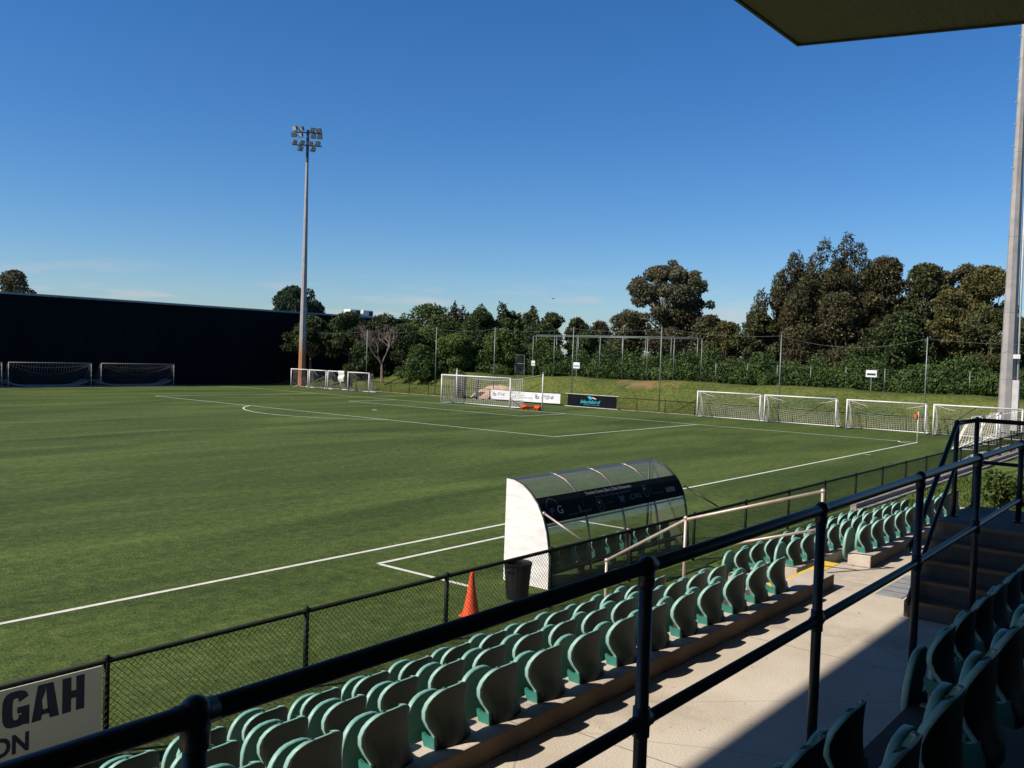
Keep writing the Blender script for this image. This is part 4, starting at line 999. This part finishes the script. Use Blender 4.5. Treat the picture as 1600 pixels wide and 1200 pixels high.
# cage frame on top of the bank
cg = thing('cage_frame', 'open frame of thin grey posts and a top bar on the bank', 'frame', (19.5, 33.5, 2.3))
cy0 = [43.4, 40.7, 37.9, 35.2, 32.6, 29.9, 27.1, 24.3]
for y in cy0:
    mb = MB(); mb.tube([(18.2, y-.9, 2.2), (18.2, y-.9, 6.25)], .038, 6); mb.build('post', Mt['steel'], cg, smooth=True)
for y in cy0: mb = MB(); mb.tube([(21.6, y+1.3, 2.2), (21.6, y+1.3, 6.45)], .036, 6); mb.build('post', Mt['steel'], cg, smooth=True)
mb = MB(); mb.tube([(18.2, 42.5, 6.27), (18.2, 23.4, 6.27)], .036, 6); mb.build('top_bar', Mt['steel'], cg, smooth=True)
mb = MB(); mb.tube([(21.6, 44.7, 6.47), (21.6, 25.6, 6.47)], .04, 6); mb.build('top_bar', Mt['steel'], cg, smooth=True)
# small gate frame left of the cage
gf = thing('gate_frame', 'small grey mesh gate standing at the top of the bank left of the cage', 'gate', (17.5, 43.5, 2.3))
mb = MB(); mb.tube([(17.5, 44.2, 2.2), (17.5, 44.2, 4.3), (17.5, 43.0, 4.3), (17.5, 43.0, 2.2)], .04, 6); mb.tube([(17.5, 44.2, 3.4), (17.5, 43.0, 3.4)], .03, 6); mb.build('gate_frame_bar', Mt['steel'], gf)
mb = MB(); chain_mesh((17.5, 44.2, 0), (17.5, 43.0, 0), 2.3, 4.28, .2, .008, mb); mb.build('gate_mesh', Mt['steel'], gf)
# hedge fence posts with vine in front; small signs
vf = thing('boundary_fence', 'pale posts of the wire fence overgrown by the hedge on the bank', 'fence', (19, 4, 2.3))
for y in (22, 19, 16.3, 13.4, 10.5, 7.45, 4.4, 1.3, -1.5, -4.5):
    mb = MB(); mb.tube([(18.25, y, 2.2), (18.25, y, 4.2)], .035, 6); mb.build('post', Mt['steel'], vf, smooth=True)
mb = MB(); mb.tube([(18.25, 22, 4.1), (18.25, -4.5, 4.1)], .004, 4); mb.tube([(18.25, 22, 3.2), (18.25, -4.5, 3.2)], .004, 4); mb.build('wire', Mt['steel'], vf)
for i, (x, y, z, w_, h_, lb) in enumerate(((17.9, 42.2, 3.5, .45, .5, 'small square white sign on the left post of the cage'), (17.9, 36.8, 3.45, .75, .6, 'small white sign on the cage posts above the bank'), (18.1, 8.45, 3.75, .85, .55, 'small white sign with blue print in front of the hedge'))):
    t_ = thing('small_sign', lb, 'sign', (x, y, z))
    mb = MB(); mb.box(x, y-w_/2, z-h_/2, x+.02, y+w_/2, z+h_/2); mb.build('plate', Mt['banw'], t_)
    mb = MB(); mb.box(x+.02, y-.03, z-1.5, x+.07, y+.03, z+.2); mb.build('stake', Mt['steel'], t_)
    mb = MB(); mb.box(x-.004, y-w_*.4, z-h_*.25, x-.001, y+w_*.4, z+h_*.05) ; mb.build('print', Mt['navy'] if i == 2 else Mt['ink'], t_)

# ================================================================== TREES
def leaves_mesh(name, P_, N_, size, asp, rs, parent, m, droop=0.0):
    """P_ centres, builds one leaf-clump quad per point"""
    n = len(P_); rng = rs
    a = rng.normal(size=(n, 3)); a[:, 2] -= droop*1.5
    a /= np.linalg.norm(a, axis=1)[:, None]
    nn = N_*.7+rng.normal(size=(n, 3))*.75; b = np.cross(a, nn); b /= (np.linalg.norm(b, axis=1)[:, None]+1e-6)
    s = size*rng.uniform(.55, 1.35, size=(n, 1)); A = a*s*asp; B = b*s
    jit = lambda: rng.uniform(.6, 1.1, size=(n, 1))
    V = np.stack([P_-A*.15-B*.45*jit(), P_+A*.5*jit()-B*.42*jit(), P_+A*jit(), P_+A*.45*jit()+B*.5*jit(), P_-A*.2+B*.35*jit()], axis=1).reshape(-1, 3)
    me = bpy.data.meshes.new(name); o3 = np.array(world_org(parent)) if parent is not None else np.zeros(3)
    V = V-o3
    me.vertices.add(n*5); me.vertices.foreach_set('co', V.astype(np.float32).ravel())
    me.loops.add(n*5); me.loops.foreach_set('vertex_index', np.arange(n*5, dtype=np.int32))
    me.polygons.add(n); me.polygons.foreach_set('loop_start', np.arange(0, n*5, 5, dtype=np.int32)); me.polygons.foreach_set('loop_total', np.full(n, 5, dtype=np.int32))
    me.materials.append(m); me.update(calc_edges=True); me.validate()
    ob = bpy.data.objects.new(name, me); COL.objects.link(ob); ob.parent = parent
    return ob
def clump_pts(rs, c, r, n):
    d = rs.normal(size=(n, 3)); d /= np.linalg.norm(d, axis=1)[:, None]
    k = rs.uniform(.35, 1.0, size=(n, 1))**.5
    return np.array(c)+d*k*np.array(r), d
def tree(label, x, y, z0, top, rad, m, kind='broad', seed=0, n=5200, size=.22, low=.15, bark='bark', sparse=1.0, name='tree', group='trees beyond the bank', cat='tree', ny=1.0):
    rs = np.random.RandomState(seed); H = top-z0
    t_ = thing(name, label, cat, (x, y, z0), group); cl = []
    a_seed = seed*1.7
    if kind == 'broad':
        k = 44 if z0 < 1 else 62
        for i in range(k):
            h = low+(1-low)*rs.uniform(0, 1)**.8; env = math.sin(math.pi*min(1, max(.0, (h-low+.12)/(1.12-low)))**.75)**.6 if z0 < 1 else (1-max(0, h)**3.2)**.5*(.80+.2*math.sin(a_seed+h*5))
            a = rs.uniform(0, 6.28); q = rad*env*rs.uniform(.25, .86); r_ = rad*rs.uniform(.16, .33)
            cz = z0+h*H-r_*.55
            cl.append(((x+q*math.cos(a), y+q*math.sin(a)*ny, cz), (r_, r_, r_*rs.uniform(.6, .85))))
        cl.append(((x, y, top-rad*.22), (rad*.38, rad*.38, rad*.22)))
    elif kind == 'dome':                                          # tight round crown of rounded lumps
        for i in range(34):
            a = rs.uniform(0, 6.28); e_ = rs.uniform(-.25, 1); q = rad*.78
            cl.append(((x+q*math.cos(a)*math.cos(e_*1.4), y+q*math.sin(a)*math.cos(e_*1.4), top-rad*.95+rad*.72*math.sin(e_*1.4)), (rad*.30, rad*.30, rad*.26)))
    elif kind == 'spire':                                         # casuarina / conifer: ragged upright plume
        k = 20
        for i in range(k):
            h = low+(1-low)*(i+.5)/k; env = max(.10, (1-h)**.62)
            for j in range(2):
                a = rs.uniform(0, 6.28); q = rad*env*rs.uniform(.15, .85); r_ = rad*(.20+.28*env)*rs.uniform(.8, 1.2)
                cl.append(((x+q*math.cos(a), y+q*math.sin(a), z0+h*H-r_*.6), (r_*.8, r_*.8, r_*1.25)))
        cl.append(((x, y, top-.35*rad), (rad*.14, rad*.14, rad*.36)))
    elif kind == 'plume':                                         # several upright feathery plumes fused into one mass
        for j in range(9):
            a = rs.uniform(0, 6.28); q = rad*(.08 if j == 0 else rs.uniform(.30, .80)); hh = H*(1.0 if j == 0 else rs.uniform(.74, 1.0)*(1-.14*q/rad))
            px_, py_ = x+q*math.cos(a), y+q*math.sin(a); pr = rad*rs.uniform(.40, .54)
            for i in range(9):
                h = .06+.94*(i+.5)/9; e_ = (1-h**3)**.5*.62+.40
                b_ = rs.uniform(0, 6.28); cl.append(((px_+pr*.45*e_*math.cos(b_), py_+pr*.45*e_*math.sin(b_), z0+h*hh-pr*.3*e_), (pr*e_*.62, pr*e_*.62, pr*.75)))
    elif kind == 'gum':                                           # umbrella of separate leaf plates with sky between
        for i in range(95):                                       # small leaf clumps spread over a dome, with gaps
            a = rs.uniform(0, 6.28); w_ = rs.uniform(0, 1)**.75; h = .40+.60*w_; q = rad*math.sqrt(max(0, 1-(max(0, h-.52)/.50)**2))*rs.uniform(.35, .97)
            r_ = rad*rs.uniform(.07, .155); lump = 1+.10*math.sin(a*3+seed)
            cl.append(((x+q*lump*math.cos(a), y+q*lump*math.sin(a), z0+h*H*(.97+.03*math.sin(a*2))-r_*.6), (r_*1.2, r_*1.2, r_*.85)))
    P_ = []; N_ = []
    tot = sum(c[1][0]**2 for c in cl)
    for c, r_ in cl:
        p, d = clump_pts(rs, c, r_, max(20, int(n*sparse*r_[0]**2/tot))); P_.append(p); N_.append(d)
    P_ = np.concatenate(P_); N_ = np.concatenate(N_)
    leaves_mesh('crown', P_, N_, size, 2.6 if kind in ('spire', 'plume') else 1.9 if kind == 'gum' else 1.35, rs, t_, m, droop=.5 if kind in ('spire', 'plume') else .25)
    mb = MB(); tr_ = max(.12, rad*.055)
    base = Vector((x, y, z0-.2)); fork = Vector((x+rs.uniform(-.2, .2)*rad*.3, y, z0+H*(.34 if kind not in ('spire', 'plume') else .8)))
    mb.tube([base, (base+fork)/2+Vector((.1, .1, 0)), fork], tr_, 7, radii=[tr_, tr_*.85, tr_*.6 if kind not in ('spire', 'plume') else tr_*.3])
    lim = sorted(cl, key=lambda c: -c[1][0]*rs.uniform(.6, 1))[:14 if kind != 'gum' else 44]
    for c, r_ in lim:
        c = Vector(c); mid = fork.lerp(c, .5)+Vector((rs.uniform(-.2, .2), rs.uniform(-.2, .2), rs.uniform(.0, .12)*H*.5)); s_ = fork if kind not in ('spire', 'plume') else Vector((x, y, max(z0+.5, c.z-.6*rad)))
        if kind in ('spire', 'plume'): mid = s_.lerp(c, .5)
        mb.tube([s_, mid, c], .05, 5, radii=[tr_*.42, tr_*.25, tr_*.08])
    mb.build('trunk', Mt[bark], t_, smooth=True)
    return t_
TR = [
 ('grey green tree top showing over the black wall at far left', -1.7, 117, 0, 13.6, 4.2, 'L_gum', 'broad', 11856, 0.198),
 ('small dark treetop peeping over the black wall right of the round tree', 28.5, 89, 0, 10.4, 1.6, 'L_fig', 'broad', 3420, 0.162),
 ('round dense dark tree rising over the roof behind the far floodlight', 25.8, 90.8, 0, 13.0, 3.7, 'L_fig', 'dome', 17100, 0.19),
 ('dark spreading tree second right of the rusty floodlight pole', 13.4, 65.4, 1.0, 8.6, 4.3, 'L_dark', 'broad', 20520, 0.171),
 ('dark leafy tree between the floodlight pole and the bare tree', 17.8, 64.4, 1.0, 8.5, 4.0, 'L_dark', 'broad', 15960, 0.171),
 ('low dark bush mass at the foot of the black building corner', 13.2, 61.2, 1.4, 5.6, 3.3, 'L_dark', 'broad', 14820, 0.162),
 ('broad feathery green tree right of the bare reddish tree', 20.0, 59.2, 1.6, 9.9, 5.2, 'L_mid', 'broad', 25080, 0.162),
 ('green tree behind the left end of the cage, broad and round topped', 28.5, 58.6, 2.3, 9.5, 4.2, 'L_dark', 'broad', 19380, 0.171),
 ('small brown topped conifer above the green trees', 40.0, 73.0, 2.3, 11.8, 2.0, 'L_brown', 'plume', 9720, 0.151),
 ('dark ragged conifer, first in the skyline group behind the main goal', 38.2, 67.2, 2.3, 10.8, 2.6, 'L_dark', 'plume', 23004, 0.204),
 ('dark ragged conifer, second and widest in the skyline group behind the main goal', 40.4, 64.5, 2.3, 11.0, 3.4, 'L_dark', 'plume', 24624, 0.204),
 ('dark conifer, third in the skyline group behind the cage', 42.1, 61.4, 2.3, 10.8, 2.8, 'L_dark', 'plume', 23652, 0.204),
 ('brownish tree, fourth in the skyline group behind the cage', 43.7, 59.0, 2.3, 10.2, 2.8, 'L_browng', 'broad', 10488, 0.189),
 ('brownish tree, fifth in the skyline group, beside the gap of sky', 45.3, 56.0, 2.3, 9.5, 2.6, 'L_browng', 'broad', 10032, 0.189),
 ('dark domed tree alone in the skyline dip left of the tall gum', 51.9, 56.6, 2.3, 9.4, 2.9, 'L_brown', 'broad', 10032, 0.189),
 ('leafy green shrub at the foot of the bare reddish tree', 12.9, 53.4, 1.8, 5.0, 3.0, 'L_vine', 'broad', 13680, 0.144),
 ('bright green rounded shrub tree behind the left of the main goal', 15.4, 50.6, 2.2, 6.4, 3.3, 'L_bright', 'broad', 17100, 0.144),
 ('bushy green shrub tree behind the crossbar of the main goal', 18.2, 46.8, 2.3, 6.9, 3.2, 'L_mid', 'broad', 15960, 0.144),
 ('rounded green shrub tree just left of the cage frame', 22.5, 44.2, 2.3, 6.4, 3.2, 'L_mid', 'broad', 14820, 0.144),
 ('brown green tree left below the tall gum', 37.0, 42.6, 2.3, 9.6, 3.6, 'L_browng', 'broad', 15960, 0.180),
 ('tall open gum tree with visible limbs standing above the cage', 39.5, 38.7, 2.3, 15.9, 6.2, 'L_gum', 'gum', 32400, 0.162),
 ('broad brown tree mass under the tall gum', 38.0, 36.4, 2.3, 10.6, 5.8, 'L_brown', 'broad', 21660, 0.189),
 ('brown tree right below the tall gum, behind the cage corner', 36.5, 32.0, 2.3, 9.4, 3.6, 'L_brown', 'broad', 14820, 0.180),
 ('olive tinted tree right of the cage frame', 34.0, 28.6, 2.3, 8.6, 3.2, 'L_olive', 'broad', 14820, 0.162),
 ('olive tinted low tree left of the big dark casuarinas', 34.3, 25.2, 2.3, 8.3, 3.1, 'L_olive', 'broad', 14820, 0.162),
 ('low brown green tree at the left foot of the casuarinas', 27.6, 22.3, 2.3, 9.3, 2.9, 'L_browng', 'broad', 14820, 0.162),
 ('tall dark brown casuarina, leftmost of the big clump', 28.9, 19.9, 2.3, 14.9, 3.7, 'L_brown', 'plume', 55080, 0.113),
 ('tall dark brown casuarina in the middle of the big clump', 30.6, 17.6, 2.3, 16.4, 4.2, 'L_brown', 'plume', 61560, 0.113),
 ('tallest dark casuarina with a pointed top, right of the big clump', 32.4, 15.5, 2.3, 17.1, 3.7, 'L_brown', 'plume', 55080, 0.113),
 ('brown casuarina mass low in front of the big clump', 28.0, 14.8, 2.3, 11.0, 4.6, 'L_brown', 'broad', 21660, 0.162),
 ('brown green tree stepping down right of the casuarina clump', 32.2, 11.9, 2.3, 14.5, 4.0, 'L_brown', 'broad', 21660, 0.162),
 ('brown green rounded tree left of the leaning gum', 32.5, 8.4, 2.3, 13.9, 3.9, 'L_browng', 'broad', 20520, 0.162),
 ('shadowed dark tree low between the casuarinas and the olive tree', 26.5, 8.6, 2.3, 9.2, 3.8, 'L_dark', 'broad', 17100, 0.162),
 ('thin pale gum tree standing above the olive tree at right', 40.5, 7.7, 2.3, 14.6, 3.5, 'L_gum', 'gum', 12540, 0.162),
 ('olive green round tree left of the grey floodlight pole', 29.7, 5.6, 2.3, 11.3, 3.0, 'L_olive', 'broad', 17100, 0.162),
 ('olive brown tree directly behind the grey floodlight pole', 35.5, 3.9, 2.3, 13.8, 3.7, 'L_olive', 'broad', 19380, 0.162),
 ('brown leaved lower tree beside the grey floodlight pole', 27.5, 2.0, 2.3, 9.6, 3.6, 'L_browng', 'broad', 17100, 0.162),
 ('olive tree at the right edge of the photo', 37.0, -.8, 2.3, 13.6, 4.2, 'L_olive', 'broad', 19380, 0.162),
 ('brown green tree low at the right edge of the photo', 29.0, -4.5, 2.3, 10.5, 4.2, 'L_browng', 'broad', 17100, 0.162),
 ('dark bushy tree immediately right of the rusty floodlight pole', 10.9, 69.0, 0.6, 8.0, 3.4, 'L_dark', 'broad', 15000, .19),
 ('dark green tree filling the gap behind the bare reddish tree', 15.6, 58.6, 1.2, 7.4, 3.6, 'L_dark', 'broad', 24300, 0.144),
 ('low dark tree under the skyline conifers behind the cage', 36.0, 55.0, 2.3, 8.2, 5.0, 'L_dark', 'broad', 22680, 0.167),
 ('low dark tree left of the sky gap behind the cage', 40.0, 50.5, 2.3, 7.6, 4.6, 'L_dark', 'broad', 22680, 0.167),
 ('low brown tree filling behind the right hand casuarinas', 36.0, 11.5, 2.3, 11.0, 4.6, 'L_browng', 'broad', 22680, 0.167),
 ('low dark tree filling behind the olive tree at right', 36.5, 6.0, 2.3, 9.5, 4.4, 'L_dark', 'broad', 22680, 0.167),
 ('low tree filling the right edge behind the floodlight pole', 33.5, 1.0, 2.3, 9.0, 4.4, 'L_browng', 'broad', 22680, 0.167),
]
for i, (lb, x, y, z0, top, rad, m, kd, n, sz) in enumerate(TR):
    pale = kd == 'gum'
    tree(lb, x, y, z0, top, rad, Mt[m], kd, 100+i, n, sz, low=-.02 if z0 > 1 else .45, bark='barkpale' if pale else 'bark')
# bare reddish tree
bt = thing('bare_tree', 'leafless reddish branched tree in front of the dark trees', 'tree', (11.2, 57.4, 1.2), 'trees beyond the bank')
mb = MB(); rr = random.Random(11)
def branch(p, d, l, r_, dep):
    e_ = p+d*l; mb.tube([p, (p+e_)/2+Vector((rr.uniform(-.06, .06), rr.uniform(-.06, .06), .03))*l, e_], r_, 5 if dep > 2 else 3, cap=False, radii=[r_, r_*.8, r_*.62])
    if dep == 0: return
    for k in range(3 if dep > 1 else 3):
        nd = (d+Vector((rr.uniform(-.75, .75), rr.uniform(-.75, .75), rr.uniform(-.15, .55)))).normalized(); branch(e_, nd, l*rr.uniform(.62, .86), r_*.58, dep-1)
branch(Vector((11.2, 57.4, .9)), Vector((.05, .1, 1)).normalized(), 1.9, .16, 6)
mb.build('branches', Mt['barkred'], bt)
# hedge of vines along the top of the bank
def hedge(y0, y1, x0, label, seed, top):
    rs = np.random.RandomState(seed); t_ = thing('hedge', label, 'hedge', (x0, (y0+y1)/2, 2.2), 'vine hedge along the bank')
    P_ = []; N_ = []; y = min(y0, y1)
    while y < max(y0, y1):
        for q in range(3):
            h = (top(y)-2.1)*rs.uniform(.55, 1.0) if q else (top(y)-2.1)*rs.uniform(.35, .6); r_ = rs.uniform(.8, 1.35); xx = x0+(.2, .9, 1.9)[q]+rs.uniform(-.4, .4)
            p, d = clump_pts(rs, (xx, y+rs.uniform(-.5, .5), 2.1+h*.55), (r_, r_, h*.55), 640); P_.append(p); N_.append(d)
        y += .95
    P_ = np.concatenate(P_); N_ = np.concatenate(N_); leaves_mesh('foliage', P_, N_, .135, 1.3, rs, t_, Mt['L_vine'], droop=.5)
hedge(64, 45.4, 16.6, 'dark green hedge section left of the cage below the shrub trees', 1, lambda y: 3.9+.3*math.sin(y*.7))
hedge(45.2, 23, 19.0, 'dark green vine hedge section within and behind the cage frame', 2, lambda y: 5.3+.45*math.sin(y*.6)+.3*math.sin(y*1.7))
hedge(22.8, 10, 18.6, 'vine hedge section under the dark casuarinas', 3, lambda y: 5.2+.4*math.sin(y*.8)+.4*math.sin(y*1.9))
hedge(9.8, -14, 18.9, 'vine hedge section behind the grey floodlight pole and right hand goals', 4, lambda y: 5.0+.5*math.sin(y*.7)+.3*math.sin(y*2.1))
# small plants
def plant(label, x, y, z, r_, h, m, seed, n=900, size=.06, cat='shrub', name='shrub'):
    rs = np.random.RandomState(seed); t_ = thing(name, label, cat, (x, y, z)); P_ = []; N_ = []
    for i in range(9):
        c = (x+rs.uniform(-.6, .6)*r_, y+rs.uniform(-.6, .6)*r_, z+h*rs.uniform(.3, .85)); p, d = clump_pts(rs, c, (r_*.45, r_*.45, h*.3), n//9); P_.append(p); N_.append(d)
    leaves_mesh('foliage', np.concatenate(P_), np.concatenate(N_), size, 1.8, rs, t_, m)
    mb = MB()
    for i in range(6): mb.tube([(x, y, z-.05), (x+rs.uniform(-.5, .5)*r_, y+rs.uniform(-.5, .5)*r_, z+h*.8)], .012, 5)
    mb.build('stem', Mt['bark'], t_)
plant('scruffy green shrub on the grass slope just past the landing', -36.0, -11.25, slope_z(-36.0, -11.25), .5, .7, Mt['L_mid'], 5, 2600, .045)
plant('spiky dark green plant standing behind the small far corner goals', 7.4, 58.6, 0, .8, 2.7, Mt['L_mid'], 6, 900, .14)
# grass blades on the slope (uncountable)
rs = np.random.RandomState(9); n = 60000
gx = rs.uniform(X(XR)+.2, -16, n); gy = -6.1-rs.uniform(0, 1, n)*7.5
P_ = np.stack([gx, gy, np.array([slope_z(a, b) for a, b in zip(gx, gy)])+.01], axis=1)
q = leaves_mesh('grass', P_, np.zeros((n, 3)), .035, 2.2, rs, None, Mt['L_grass'], droop=-1.6); q['kind'] = 'stuff'
# a bird over the cage
bdv = MB(); bx, by, bz = -8.1, 20.8, 8.1
bdv.tube([(bx-.12, by, bz), (bx, by, bz+.01), (bx+.14, by, bz)], .03, 6, radii=[.01, .035, .008]); bdv.add([(bx-.03, by, bz), (bx+.05, by, bz), (bx+.02, by+.26, bz+.09)], [(0, 1, 2)]); bdv.add([(bx-.03, by, bz), (bx+.05, by, bz), (bx+.02, by-.26, bz+.09)], [(0, 1, 2)])
tag(bdv.build('bird', Mt['darkgap'], org=(bx, by, bz)), 'tiny dark bird flying in the open sky above the cage', 'bird')
